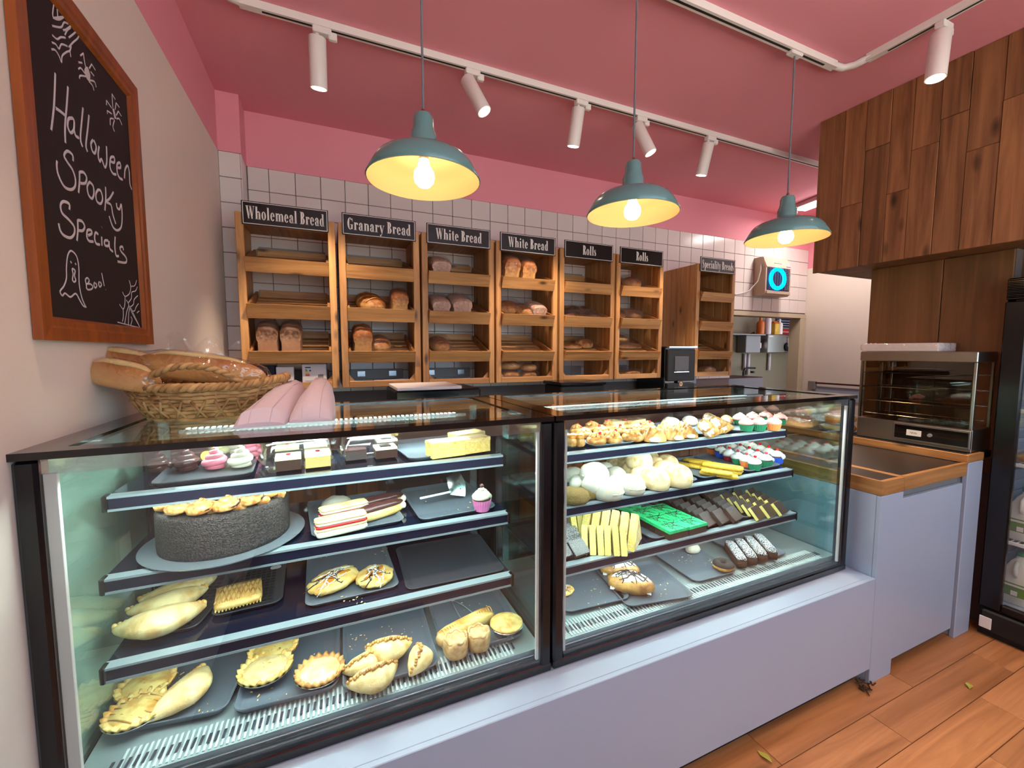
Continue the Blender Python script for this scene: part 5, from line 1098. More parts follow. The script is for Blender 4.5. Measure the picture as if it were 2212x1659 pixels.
# right case
put_tray(1243, 1326, 1347, 1301, DT, .30, 'grey tray on the deck nearly empty beside the middle post', w=.3)
put_tray(1354, 1318, 1504, 1293, DT, .30, 'grey tray on the deck with chocolate drizzled twists')
put_tray(1503, 1264, 1595, 1240, DT, .28, 'grey tray on the deck with one chocolate doughnut')
put_tray(1636, 1221, 1703, 1199, DT, .28, 'grey tray on the deck with coconut chocolate bars')
for (u0, v0, u1, v1, z, d, lab) in ((1232, 1222, 1289, 1212, T3, .34, 'grey tray of coconut chocolate slices'), (1293, 1212, 1416, 1190, T3, .36, 'grey tray of triangular shortbread slices'), (1424, 1180, 1530, 1155, T3, .36, 'grey tray of mint green slices'),
        (1534, 1155, 1628, 1136, T3, .36, 'grey tray of leaning chocolate slices'), (1634, 1136, 1716, 1118, T3, .36, 'grey tray of chocolate topped shortbread'),
        (1225, 1085, 1288, 1076, T2, .30, 'grey tray of nut coated cakes'), (1292, 1078, 1395, 1062, T2, .34, 'grey tray of flour dusted rolls'), (1401, 1060, 1515, 1042, T2, .34, 'grey tray of soft baps'), (1521, 1040, 1618, 1026, T2, .33, 'grey tray of yellow iced fingers'), (1624, 1026, 1698, 1010, T2, .34, 'grey tray of white iced cupcakes'),
        (1224, 972, 1272, 966, T1, .25, 'grey tray with drizzled slices on the top shelf'), (1282, 970, 1376, 960, T1, .34, 'grey tray of caramel cream choux pastries'), (1390, 958, 1515, 948, T1, .34, 'grey tray of ribbed shell pastries'), (1520, 947, 1592, 940, T1, .33, 'grey tray of cream horns'), (1598, 938, 1668, 930, T1, .33, 'grey tray of pink iced cupcakes')):
    put_tray(u0, v0, u1, v1, z, d, lab)

# ------------------------------------------------------------------ small food builders (normalised to 1 unit wide)
def drizz(m_, n, w, d, hz, r, seed=1, seg=9, zig=False):
    rr = random.Random(seed)
    for k in range(n):
        if zig: x0 = -w / 2 + w * (k + .5) / n; pts = [(x0 + .04 * sin(i), -d / 2 + d * i / seg) for i in range(seg + 1)]
        else:
            a = rr.uniform(0, pi); ox, oy = rr.uniform(-.25, .25) * w, rr.uniform(-.3, .3) * d; pts = [(ox + cos(a) * (i / seg - .5) * w * .9 + .05 * sin(i * 1.7 + k), oy + sin(a) * (i / seg - .5) * d * .9 + .05 * cos(i * 1.3)) for i in range(seg + 1)]
        m_.tube([(x, y, hz(x, y)) for x, y in pts], r, 5, flat=.6)
    return m_
def pie(crust='pastrygold', style='crimp'):
    def f():
        t = empty('foil_pie')
        MB().lathe([(.0, 0), (.37, 0), (.46, .13), (.5, .135), (.505, .15), (.48, .15)], 40, cap1=False).build('foil_dish', M['foil'], t, auto=40)
        n = 56
        def mod(r, z, a): k = .5 + .5 * cos(a * 20); return (r + (.03 * k if r > .44 else 0), z + (.055 * k if r > .4 else .0))
        MB().lathe([(.452, .12), (.478, .15), (.480, .175), (.44, .18), (.405, .165), (.37, .15)], n * 2, mod=mod, cap0=False, cap1=False).build('crimped_rim', M['pastrybrown' if crust == 'pastrybrown' else 'pastrygold'], t, smooth=True)
        MB().lathe([(.415, .15), (.38, .185), (.28, .215), (.15, .235), (.0, .24)], n, mod=lambda r, z, a: (r, z + .014 * noise.noise(Vector((r * 8 * cos(a), r * 8 * sin(a), 2)))), cap0=False).build('crust', M['pastry' if crust == 'pastrybrown' else crust], t, smooth=True)
        m_ = MB()
        if style == 'bars':
            for k in range(6): x = -.3 + k * .12; l = .4 * (1 - (x / .42) ** 2) ** .5; m_.tube([(x + .06 * (i / 6 - .5), -l + 2 * l * i / 6, .222 - .03 * abs(i / 3 - 1) ** 2 - .12 * x * x) for i in range(7)], .016, 6, flat=.6)
        else:
            for k in range(3): m_.tube([(.05 * cos(2.1 * k), .05 * sin(2.1 * k), .238), (.1 * cos(2.1 * k), .1 * sin(2.1 * k), .236)], .006, 5)
        m_.build('pastry_bar' if style == 'bars' else 'steam_slit', M['pastrybrown'], t, smooth=True); return t
    return f
def pasty(crust='pastry', ridge='side', tall=.4):
    def f():
        t = empty('pasty'); W, D = 1.0, .5
        def bend(p):
            x, y, z = p; k = 1 - .55 * abs(2 * x) ** 2.4; return [x, y * k + .16 * (2 * x) ** 2 - .05, z * (.25 + .75 * max(k, 0) ** .8)]
        MB().blob(W, D, tall, e=2.0, ez=2.0, amp=.05, fr=3, base=.14, nu=44, nv=16, fn=bend).build('crust', M[crust], t, smooth=True)
        m_ = MB(); n = 19
        for k in range(n):
            u = -.47 + .94 * k / (n - 1); kk = 1 - .55 * abs(2 * u) ** 2.4; e = max(1 - (2 * u) ** 2, 0) ** .5
            if ridge == 'side': c = (u, (D / 2 * e) * kk + .16 * (2 * u) ** 2 - .05 + .012, .05); q_ = (.03, .05, .045)
            else: c = (u, .16 * (2 * u) ** 2 - .05 + .02 * sin(k * 2.1), tall * (.25 + .75 * max(kk, 0) ** .8) * (.35 + .65 * e) - .008); q_ = (.032, .032, .034)
            m_.T = Matrix.Translation(c) @ Matrix.Rotation(.6, 4, 'Z'); m_.blob(q_[0] * 2.1, q_[1] * 2, q_[2] * 1.9, e=2, base=0, nu=10, nv=6, amp=.1)
        m_.T = None; m_.build('crimp', M['pastrybrown' if ridge == 'top' else 'pastrygold'], t, smooth=True); return t
    return f
def danish():
    t = empty('danish_pastry'); MB().blob(1, .72, .2, e=2.1, amp=.14, fr=4, base=.2, seed=2, nu=40, nv=12).build('pastry', M['pastrygold'], t, smooth=True)
    hz = lambda x, y: .17 * max(0, 1 - (2 * x) ** 2 * .9 - (2 * y / .72) ** 2 * .9) ** .5 + .035
    MB().grid(lambda a, b: ((a - .5) * .62 * (1 + .1 * sin(b * 9)), (b - .5) * .34 * (1 + .15 * sin(a * 7)), hz((a - .5) * .62, (b - .5) * .34) + .004 * sin(a * 20) - .03 * (max(abs(a - .5), abs(b - .5)) > .45)), 14, 10).build('glaze', M['caramel'], t, smooth=True)
    drizz(MB(), 7, .8, .55, lambda x, y: hz(x, y) + .012, .011, 4).build('drizzle', M['icing'], t, smooth=True); drizz(MB(), 4, .8, .55, lambda x, y: hz(x, y) + .014, .010, 9).build('chocolate_drizzle', M['choc'], t, smooth=True); return t
def swirl(col, case_=None, top=None, h=.85, turns=3.2, name='cupcake', casehi=.55):
    def f():
        t = empty(name); z0 = 0
        if case_:
            MB().lathe([(.0, 0), (.31, 0), (.42, casehi), (.40, casehi), (.0, casehi - .05)], 48, mod=lambda r, z, a: (r * (1 + .035 * cos(a * 24)), z), cap1=False).build('paper_case', M[case_], t); z0 = casehi - .05
            MB().lathe([(.39, 0), (.40, .06), (.3, .12), (0, .14)], 24, c=(0, 0, z0)).build('sponge', M['chocsponge'], t, smooth=True)
        n = 60; m_ = MB(); hh = h - (0 if not case_ else 0)
        pts = []
        for i in range(n + 1):
            k = i / n; a = k * turns * 2 * pi; R = .34 * (1 - k) ** .75; pts.append((R * cos(a), R * sin(a), z0 + (.1 if case_ else .175) + hh * .62 * k))
        m_.tube(pts, lambda k: .155 * (1 - .8 * k) + .012, 8)
        m_.lathe([(.36, 0), (.28, hh * .25), (.0, hh * .5)], 20, c=(0, 0, z0 + .02)); m_.build('icing_swirl', M[col], t, smooth=True)
        if top: MB().blob(.2, .2, .18, base=.05, nu=14, nv=8).build('cherry', M[top], t, smooth=True, loc=(0, 0, z0 + .1 + hh * .6))
        return t
    return f
def slab(layers, w=1.0, d=1.0, name='cake_square', rag=.012, topper=None):
    def f():
        t = empty(name); z = 0
        for nm, m_, h, s_ in layers:
            q_ = MB(); W, D = w * s_ / 2, d * s_ / 2; n = 6; R = []
            base = []
            for (x0, y0, x1, y1) in ((-W, -D, W, -D), (W, -D, W, D), (W, D, -W, D), (-W, D, -W, -D)):
                for i in range(n): base.append((x0 + (x1 - x0) * i / n, y0 + (y1 - y0) * i / n))
            for zi in (z, z + h * .5, z + h):
                R.append([(x * (1 + rag * noise.noise(Vector((x * 9, y * 9, zi * 9)))), y * (1 + rag * noise.noise(Vector((x * 9 + 4, y * 9, zi * 9)))), zi + (rag * .5 * noise.noise(Vector((x * 11, y * 11, 3))) if zi > z else 0)) for x, y in base])
            R.append([(x * .9, y * .9, z + h * 1.04) for x, y in base]); q_.rings(R, True, True); q_.build(nm, M[m_], t, auto=40); z += h
        if topper: MB().blob(.2 * w, .2 * w, .09 * w, base=.1, nu=14, nv=7).build(*topper, t, smooth=True, loc=(0, 0, z))
        return t
    return f
def bun(m_='bap', w=1, d=1.1, h=.62, amp=.05, name='bread_bap', slit=False):
    def f():
        t = empty(name); MB().blob(w, d, h, e=2.2, ez=2.2, amp=amp, fr=2.5, base=.22, seed=6, nu=30).build('crust', M[m_], t, smooth=True)
        if slit: MB().tube([(-.38 * w, -d * .44 * (1 - (i / 5 - 1) ** 2) ** .5 * 1.02 - .0, h * .35) if 0 else (w * .5 * .99 * sin((i / 10 - .5) * 2.6), -d * .5 * 1.0 * cos((i / 10 - .5) * 2.6), h * .36) for i in range(11)], .03, 6, flat=.5).build('split', M['cream'], t, smooth=True)
        return t
    return f
def choux():
    t = empty('choux_pastry'); MB().blob(1, .8, .42, e=2.1, amp=.12, fr=4, base=.2, seed=8).build('pastry', M['pastrybrown'], t, smooth=True)
    m_ = MB()
    for k in range(7): a = k * .9; m_.tube([(.34 * cos(a) * (1 - i / 9) + .02, .26 * sin(a) * (1 - i / 9), .34 + .16 * (i / 8) ** .6) for i in range(9)], .085, 7, flat=.8)
    m_.build('cream', M['orangecream'], t, smooth=True); MB().blob(.17, .17, .14, base=.1, nu=12, nv=6).build('cherry', M['cherry'], t, smooth=True, loc=(.1, -.12, .46)); return t
def shell():
    t = empty('shell_pastry'); m_ = MB()
    m_.grid(lambda u, v: ((u - .5) * (1 - .0), (.44 * sin(pi * u) ** .55) * cos(pi * v) + .05 * sin(u * 3), .46 * sin(pi * u) ** .7 * sin(pi * v) * (1 + .10 * sin(v * 40 + u * 9))), 26, 60); m_.build('ribbed_crust', M['pastrybrown'], t, smooth=True)
    MB().blob(.5, .3, .16, base=.2, amp=.15).build('cream', M['cream'], t, smooth=True, loc=(-.3, -.3, .04)); return t
def horn():
    t = empty('cream_horn'); m_ = MB(); n = 40
    m_.rings([[(-.5 + i / n, (.07 + .17 * (1 - i / n)) * (1 + .10 * abs(sin(i * .55))) * cos(a), .24 + (.07 + .17 * (1 - i / n)) * (1 + .10 * abs(sin(i * .55))) * sin(a) - .12 * i / n) for a in [2 * pi * j / 22 for j in range(22)]] for i in range(n + 1)], True, True); m_.build('cone', M['pastrybrown'], t, smooth=True)
    MB().lathe([(.21, 0), (.17, .1), (.08, .2), (0, .24)], 24, mod=lambda r, z, a: (r * (1 + .16 * cos(7 * a)), z)).build('cream', M['cream'], t, smooth=True, loc=(-.46, 0, .24), rot=(0, -pi / 2, 0)); return t
def bar(m_='yellowbar', w=1.0, d=.26, h=.12, name='iced_finger', top=None, tm=None):
    def f():
        t = empty(name); MB().blob(w, d, h, e=6, ez=4, amp=.03, fr=4, base=.05, nu=32, nv=8).build('biscuit', M[m_], t, smooth=True)
        if top: MB().blob(w * .96, d * .92, h * .4, e=6, ez=3, amp=.03, fr=5, base=.2, nu=32, nv=8).build(top, M[tm], t, smooth=True, loc=(0, 0, h * .78))
        return t
    return f
def leaning(m1, m2, tri=False, name='chocolate_slice', dz=None, th=.2):
    def f():      # upright thin slice, 1 wide, face towards -y
        t = empty(name)
        if tri:
            MB().poly([(-.5, 0, 0), (.5, 0, 0), (.0, 0, .92)], (0, th, 0)).build('shortbread', M[m1], t); MB().poly([(-.48, -.025, .015), (.48, -.025, .015), (0, -.025, .90)], (0, .024, 0)).build('topping', M[m2], t)
            if dz:
                m_ = MB()
                for k in range(7): z = .08 + k * .11; w_ = .5 * (1 - z / .92); m_.tube([(-w_ * .9, -.03, z - .03), (w_ * .9, -.03, z + .06)], .014, 4)
                m_.build('drizzle', M[dz], t)
        else:
            MB().bbox(-.5, .5, 0, th, 0, .86, .02).build('biscuit', M[m1], t); MB().bbox(-.49, .49, -.05, -.001, .01, .855, .02).build('topping', M[m2], t)
        return t
    return f
def pl(key, f, u, v, z, wpx, lab, cat, rot=0.0, group=None, tilt=None, dz=0.0, s3=None):
    p = atZ(u, v, z + dz + .004); sc = wpx * mpx(p); dz += (.005 if key[:5] == 'pasty' else .004 if key[:3] == 'pie' else .001) + (abs(sin(tilt[0])) * .21 * sc if tilt else 0); r = (tilt[0], tilt[1], rot) if tilt else rot
    return put(key, f, (p.x, p.y, z + dz + .0055), r, (sc * s3[0], sc * s3[1], sc * s3[2]) if s3 else sc, lab, cat, group)
# ---- left case, deck
pl('pie_g', pie(), 318, 1496, DT, 104, 'golden foil pie behind the barred one on the tray by the wall', 'pie', .4)
pl('pie_b', pie('pastrygold', 'bars'), 297, 1554, DT, 114, 'foil pie with pastry bars at the front of the tray by the wall', 'pie', radians(65))
pl('pasty_s', pasty('pastry', 'side', .25), 402, 1510, DT, 150, 'pale pasty lying diagonally beside two pies', 'pasty', radians(62))
pl('pie_p', pie('pastry'), 575, 1462, DT, 106, 'pale foil pie at the front of the three pie tray', 'pie', .2); pl('pie_g', pie(), 592, 1418, DT, 96, 'foil pie half hidden at the back of the three pie tray', 'pie', 1.0); pl('pie_c', pie('pastrybrown'), 692, 1466, DT, 100, 'brown crimped foil pie standing alone beside the pale one', 'pie', .7)
PB = pasty('pastry', 'top', .34)
pl('pasty_t', PB, 792, 1448, DT, 96, 'crimped pasty at the wall side of the four pasty tray', 'pasty', radians(20), s3=(1, 1.2, 1.05)); pl('pasty_t', PB, 840, 1418, DT, 100, 'crimped pasty at the back lying on another pasty', 'pasty', radians(-8), dz=.016, s3=(1, 1.3, 1.1)); pl('pasty_t', PB, 810, 1480, DT, 112, 'crimped pasty at the front of the four pasty tray', 'pasty', radians(12), s3=(1, 1.2, 1)); pl('pasty_t', PB, 904, 1438, DT, 88, 'crimped pasty turned across, by the tray edge next to the pork pies', 'pasty', radians(72), s3=(1, 1.2, 1.05))
def sausage():
    t = empty('sausage_roll'); MB().blob(1, .27, .22, e=7, ez=2.6, amp=.03, base=.1, nu=40).build('pastry', M['pastrygold'], t, smooth=True); m_ = MB()
    for k in range(22): x = -.45 + k * .043; m_.tube([(x, -.12, .12), (x + .01, -.06, .19), (x + .02, 0, .215), (x + .03, .06, .19), (x + .04, .12, .12)], .008, 5)
    m_.build('score_mark', M['pastrybrown'], t, smooth=True); MB().blob(.1, .2, .17, amp=.15, base=.1).build('filling', M['pork'], t, smooth=True, loc=(-.48, 0, .01)); return t
pl('sausage', sausage, 1008, 1366, DT, 136, 'long scored sausage roll behind two pork pies', 'sausage roll', radians(18))
def porkpie():
    t = empty('pork_pie'); MB().lathe([(.0, 0), (.42, 0), (.47, .1), (.49, .5), (.44, .66), (.36, .62), (.25, .68), (0, .74)], 36, mod=lambda r, z, a: (r * (1 + .03 * sin(a * 5) + (.05 * sin(a * 6) if z > .55 else 0)), z + (.05 * sin(a * 6) if .6 < z < .67 else 0))).build('crust', M['pork'], t, smooth=True)
    MB().tube([(.41 * cos(a), .41 * sin(a), .63 + .04 * sin(6 * a)) for a in [2 * pi * i / 48 for i in range(49)]], .05, 6).build('crimp', M['pork'], t, smooth=True); return t
pl('pork', porkpie, 985, 1412, DT, 56, 'small pork pie in front of the sausage roll end', 'pork pie'); pl('pork', porkpie, 1034, 1397, DT, 53, 'small pork pie next to the round golden pie', 'pork pie', 1.0)
def plainpie():
    t = empty('round_pie'); MB().lathe([(0, 0), (.38, 0), (.46, .22), (.5, .25), (.49, .26)], 36, cap1=False).build('foil_dish', M['foil'], t, auto=40); MB().lathe([(.44, .22), (.49, .27), (.485, .31), (.43, .32), (.3, .37), (.15, .41), (0, .42)], 44, cap0=False).build('crust', M['pastrygold'], t, smooth=True); return t
pl('plainpie', plainpie, 1094, 1366, DT, 72, 'smooth round golden pie at the end of the pork pie tray', 'pie')
def tongs():
    t = empty('tongs')
    for s in (-1, 1): MB().tube([(s * .03, .5, .02), (s * .10, .2, .05), (s * .16, -.2, .05), (s * .13, -.42, .03), (s * .09, -.5, .012)], .018, 6, flat=.5).build('arm', M['bright'], t, smooth=True)
    MB().tube([(-.03, .5, .02), (0, .54, .02), (.03, .5, .02)], .018, 6).build('hinge', M['steel'], t, smooth=True); return t
pl('tongs', tongs, 1000, 1325, DT, 95, 'steel tongs lying behind the sausage roll', 'tongs', radians(10))
# crumbs: loose flakes nobody could count
def crumbs(pts, z, n, lab, m_='pastry'):
    m = MB(); rr = random.Random(len(lab))
    c0 = None
    for k in range(n):
        u, v, su, sv = rr.choice(pts); p = atZ(u + rr.gauss(0, su), v + rr.gauss(0, sv), z); s_ = rr.uniform(.0012, .0042); c0 = c0 or p; p = p - c0
        m.T = Matrix.Translation((p.x, p.y, .0052)) @ Matrix.Rotation(rr.uniform(0, 6), 4, 'Z'); m.bbox(-s_, s_, -s_ * .5, s_ * .5, 0, s_ * .6, s_ * .3)
    m.T = None; tag(m.build('crumbs', M[m_], loc=(c0.x, c0.y, z), kind='stuff'), lab, 'crumbs')
crumbs([(380, 1460, 8, 6), (580, 1505, 20, 8), (450, 1530, 25, 15), (770, 1385, 15, 8), (660, 1430, 20, 10), (860, 1360, 30, 8), (1030, 1310, 25, 8)], DT, 70, 'pastry crumbs scattered on the deck trays of the pie case')
crumbs([(1290, 1270, 15, 15), (1420, 1270, 20, 15), (1300, 1310, 15, 5), (1480, 1210, 15, 8), (1530, 1215, 10, 6)], DT, 70, 'crumbs scattered on the deck trays of the pastry case')
crumbs([(700, 1210, 20, 6), (830, 1195, 12, 6), (760, 1300, 20, 6)], S3, 26, 'crumbs on the danish tray'); crumbs([(920, 1070, 20, 10), (840, 1075, 20, 8), (1000, 1100, 20, 8)], S2, 24, 'crumbs on the cupcake and eclair trays')
# ---- left case, third shelf
PS = pasty('pastry', 'side', .25)
pl('pasty_s', PS, 392, 1290, S3, 136, 'large pasty at the back of the perforated tray', 'pasty', radians(24)); pl('pasty_s', PS, 368, 1316, S3, 140, 'large pasty in the middle of the perforated tray', 'pasty', radians(20), dz=.006); pl('pasty_s', PS, 348, 1360, S3, 160, 'large browned pasty at the front of the perforated tray', 'pasty', radians(12), dz=.004, s3=(1, 1.05, 1.1))
def lattice():
    t = empty('lattice_slice'); MB().blob(1, 1.05, .2, e=9, ez=3, amp=.03, base=.1, nu=40).build('pastry', M['pastrygold'], t, smooth=True); m_ = MB()
    for k in range(9):
        x = -.4 + k * .1
        for s in (-1, 1): m_.tube([(x + s * .04 * (i - 2) , -.4 + .2 * i, .205 - .01 * abs(i - 2)) for i in range(5)], .018, 5, flat=.5)
    m_.build('lattice_strip', M['pastrybrown'], t, smooth=True); m_ = MB()
    for k in range(14): m_.tube([(-.46 + k * .07, -.53, .02), (-.45 + k * .07, -.47, .09)], .02, 5)
    m_.build('crimp', M['pastrygold'], t, smooth=True); return t
pl('lattice', lattice, 517, 1292, S3, 86, 'golden puff pastry slice with lattice top on a perforated tray', 'pastry slice', radians(8))
MB().lathe([(0, .0052), (.012, .0052), (.012, .006), (0, .006)], 16, mod=lambda r, z, a: (r * (1 + .5 * abs(cos(a))), z)).build('brand_dot', M['cardwhite'], [o_ for o_ in COL.objects if o_.get('label', '').startswith('charcoal perforated tray with')][0], loc=(.06, .11, 0))
pl('danish', danish, 722, 1262, S3, 112, 'glazed danish with icing lines, nearest the lattice slice', 'danish pastry', radians(38)); pl('danish', danish, 810, 1252, S3, 92, 'rounder glazed danish with icing lines beside the empty tray', 'danish pastry', radians(75), s3=(.95, 1.15, 1))
# ---- left case, second shelf
def gateau():
    t = empty('chocolate_cake'); MB().lathe([(0, 0), (.62, 0), (.63, .012), (0, .014)], 56).build('cake_board', M['clear2'], t, auto=40)
    MB().lathe([(0, .014), (.5, .014), (.503, .05), (.503, .33), (.49, .36), (.0, .362)], 64, mod=lambda r, z, a: (r * (1 + .006 * noise.noise(Vector((9 * cos(a), 9 * sin(a), z * 20)))), z)).build('cake', M['vermicelli'], t, smooth=True)
    for k in range(14):
        a = 2 * pi * k / 14; rs = MB(); pts = [(.085 * (1 - i / 30) * cos(i * .5), .085 * (1 - i / 30) * sin(i * .5), .03 + .10 * i / 30) for i in range(31)]; rs.tube(pts, lambda q_: .055 * (1 - .7 * q_), 7)
        o_ = rs.build('rosette', M['orangecream'], t, smooth=True, loc=(.40 * cos(a), .40 * sin(a), .36)); MB().tube([(.08 * cos(b), .08 * sin(b), .075 + .02 * sin(b)) for b in [k + .3 * i for i in range(7)]], .014, 6).build('chocolate_curl', M['chocice'], o_, smooth=True)
    return t
M['clear2'] = mat('silver_cake_board', L(150, 160, 170), .25, metal=.6)
pl('gateau', gateau, 493, 1160, S2, 236 / 1.0, 'tall round chocolate cake coated in strands with caramel cream rosettes', 'cake')
def creamslice():
    t = empty('cream_slice'); z = 0
    for nm, m_, h in (('cream', 'cream', .14), ('puff_pastry', 'pastry', .06), ('jam', 'jam', .065), ('cream', 'cream', .06), ('puff_top', 'pastry', .06)):
        MB().blob(1, .34, h * 1.15, e=7, ez=5, amp=.06, fr=6, base=.0, nu=36, nv=8, seed=z).build(nm, M[m_], t, smooth=True, loc=(0, 0, z)); z += h
    return t
pl('cslice', creamslice, 738, 1150, S2, 104, 'jam and cream puff slice at the front of the eclair tray', 'cream slice', radians(10), s3=(1, 1, .9)); pl('cslice', creamslice, 744, 1125, S2, 98, 'jam and cream puff slice behind another one', 'cream slice', radians(14), s3=(1, 1, .95))
pl('creambun', bun('powder', 1, .8, .5, .1, 'cream_bun'), 727, 1104, S2, 62, 'sugar dusted cream bun behind the puff slices', 'cream bun', .3)
def eclair():
    t = empty('eclair'); MB().blob(1, .3, .2, e=3, amp=.06, base=.15, nu=36).build('choux', M['pastrygold'], t, smooth=True); MB().blob(.96, .24, .12, e=3, ez=2, amp=.1, fr=6, base=.3, nu=36).build('chocolate', M['chocice'], t, smooth=True, loc=(0, 0, .15)); MB().blob(.14, .22, .13, base=.1, amp=.15).build('cream', M['cream'], t, smooth=True, loc=(.46, -.02, .05)); return t
pl('eclair', eclair, 818, 1117, S2, 118, 'chocolate eclair at the front beside the puff slices', 'eclair', radians(22)); pl('eclair', eclair, 820, 1100, S2, 112, 'chocolate eclair behind the front eclair', 'eclair', radians(18), dz=.004)
pl('cup_pink', swirl('cream', 'casepink', 'chocice', .8, casehi=.5), 1041, 1103, S2, 48, 'cupcake with cream swirl in a pink paper case', 'cupcake')
def server():
    t = empty('cake_server'); MB().poly([(.12, -.17, .02), (.42, -.26, .02), (.5, 0, .02), (.42, .26, .02), (.12, .17, .02)], (0, 0, .008)).build('blade', M['chrome'], t); MB().bbox(-.5, .14, -.15, -.09, .03, .06, .012).build('handle', M['alu'], t); 
    m_ = MB()
    for k in range(3): m_.lathe([(0, 0), (.018, 0), (.018, .001), (0, .001)], 10, c=(.36, -.1 + .1 * k, .0285))
    m_.build('hole', M['blackmatt'], t); return t
a = atZ(988, 1079, S2); put('server', server, (a.x - .06, a.y + .0, S2 + .056), (radians(62), 0, radians(12)), .2, 'steel cake server with grey handle on the cupcake tray', 'cake server')
# ---- left case, top shelf
sw = (('chocice', 344, 1012, 50, 'dark chocolate swirl nearest the wall at the front'), ('chocice', 405, 1010, 56, 'dark chocolate swirl beside the pink one at the front'), ('pinkice', 466, 1006, 54, 'pink swirl with lemon slices behind it'), ('cream', 522, 1002, 54, 'cream coloured swirl at the front of the tray'),
      ('chocice', 372, 985, 48, 'dark chocolate swirl in the second row nearest the wall'), ('chocice', 425, 982, 48, 'dark chocolate swirl in the second row next to lemon'), ('lemonice', 474, 978, 46, 'lemon yellow swirl in the second row'), ('cream', 512, 974, 44, 'cream swirl in the second row'), ('pinkice', 545, 980, 46, 'pink swirl at the end of the second row'))
for k, (c, u, v, wp, lab) in enumerate(sw): pl('swirl_' + c, swirl(c, None, None, 1.05, name='iced_swirl'), u, v + 6, S1, wp, lab, 'iced cake', k * .7, 'swirled iced cakes on the top shelf')
tag(MB().lathe([(0, 0), (.016, 0), (.016, .003), (0, .003)], 18).build('lemon_slice', M['yellow'], loc=tuple(atZ(446, 985, S1 + .04)), rot=(1.2, 0, .4)), 'yellow lemon slice between dark and pink swirls', 'lemon slice')
def clam(u0, v0, u1, v1, d, h, lab):
    a, b = atZ(u0, v0, S1), atZ(u1, v1, S1); W = (b - a).length; ang = math.atan2(b.y - a.y, b.x - a.x); c = (a + b) / 2 + Vector((-sin(ang), cos(ang), 0)) * d / 2
    t = thing('cake_box', lab, 'plastic box', (c.x, c.y, S1 + .0005), ang, 'clear plastic cake boxes'); W /= 2; D = d / 2
    MB().rings([rrect(W - .012, D - .012, .02, .001), rrect(W - .004, D - .004, .024, .018), rrect(W, D, .026, .02), rrect(W, D, .026, .022)], True, False).build('base', M['clear'], t); MB().rings([rrect(W, D, .026, .0225), rrect(W - .004, D - .004, .024, .024), rrect(W - .012, D - .012, .022, h), rrect(W - .03, D - .03, .02, h + .003)], False, True).build('lid', M['clear'], t, auto=30)
clam(574, 1028, 726, 1003, .25, .085, 'clear plastic box of iced cake squares on the top shelf'); clam(738, 1001, 866, 985, .20, .08, 'clear plastic box of brownies on the top shelf')
van = slab((('jam_base', 'sponge', .48, 1), ('icing', 'icing', .12, 1.02)), topper=('cherry', M['cherry'])); cho = slab((('sponge', 'chocsponge', .46, 1), ('icing', 'lemonice', .13, 1.02)), topper=('cherry', M['cherry']))
for key, f, u, v, lab in (('cho', cho, 624, 1012, 'chocolate cake square with lemon icing at the front of the clear box'), ('van', van, 687, 1005, 'vanilla cake square with jam and white icing at the front of the clear box'), ('cho', cho, 622, 990, 'chocolate cake square with lemon icing behind the front one'), ('van', van, 682, 984, 'vanilla cake square with white icing in the back row of the box'), ('cho', cho, 616, 976, 'lemon iced cake square at the very back of the box')): pl(key, f, u, v, S1, 48 if v > 1000 else 44, lab, 'cake square', .06, 'iced cake squares in the clear box')
br = slab((('brownie', 'choc', .42, 1), ('glaze', 'chocice', .06, 1.0))); brc = slab((('brownie', 'chocsponge', .4, 1), ('cream', 'cream', .1, 1.0), ('chocolate_bits', 'chocsponge', .05, .5)))
pl('br', br, 768, 990, S1, 42, 'dark glazed brownie in the clear box', 'brownie', .05); pl('brc', brc, 832, 986, S1, 44, 'cream topped brownie at the front of the clear box', 'brownie', .05); pl('brc', brc, 834, 969, S1, 42, 'cream topped brownie behind another in the clear box', 'brownie', .05); pl('cara', slab((('brownie', 'chocsponge', .4, 1), ('toffee', 'custard', .12, 1))), 836, 956, S1, 40, 'toffee topped brownie at the back of the clear box', 'brownie', .05)
cu = slab((('custard', 'custard', .36, 1), ('browned_top', 'pastrygold', .08, 1.02)), 1, .6, 'custard_slice', .03); va = slab((('filling', 'custard', .34, 1), ('pale_top', 'pastry', .09, 1.02)), 1, .55, 'vanilla_slice', .04)
pl('cu', cu, 962, 984, S1, 74, 'deep yellow custard slice with browned top', 'custard slice', .12); pl('va', va, 1018, 976, S1, 72, 'pale topped vanilla slice beside the custard slice', 'custard slice', .2); pl('va', va, 1008, 964, S1, 70, 'pale topped vanilla slice behind the front ones', 'custard slice', .28)

# ---- right case, top shelf
for k, u in enumerate((1228, 1245)): pl('finger', bar('pastrybrown', .4, 1.0, .55, 'drizzled_slice', 'drizzle', 'caramel'), u, 964, T1, 42, 'toffee drizzled slice at the middle post, %s' % ('first', 'second')[k], 'pastry slice', .1, 'drizzled slices by the middle post')
cx = ((1288, 960, 46), (1324, 957, 48), (1366, 953, 46), (1262, 946, 40), (1298, 942, 42), (1336, 939, 40), (1376, 937, 40), (1246, 937, 36), (1280, 932, 38), (1316, 929, 38), (1350, 926, 36), (1398, 930, 36))
for k, (u, v, wp) in enumerate(cx): pl('choux', choux, u, v, T1, wp, 'caramel cream choux pastry with cherry, %s row, %s from the middle post' % (('front', 'second', 'back')[0 if k < 3 else 1 if k < 7 else 2], od[(k, k - 3, k - 7)[0 if k < 3 else 1 if k < 7 else 2]]), 'pastry', k * 1.1, 'caramel cream choux pastries')
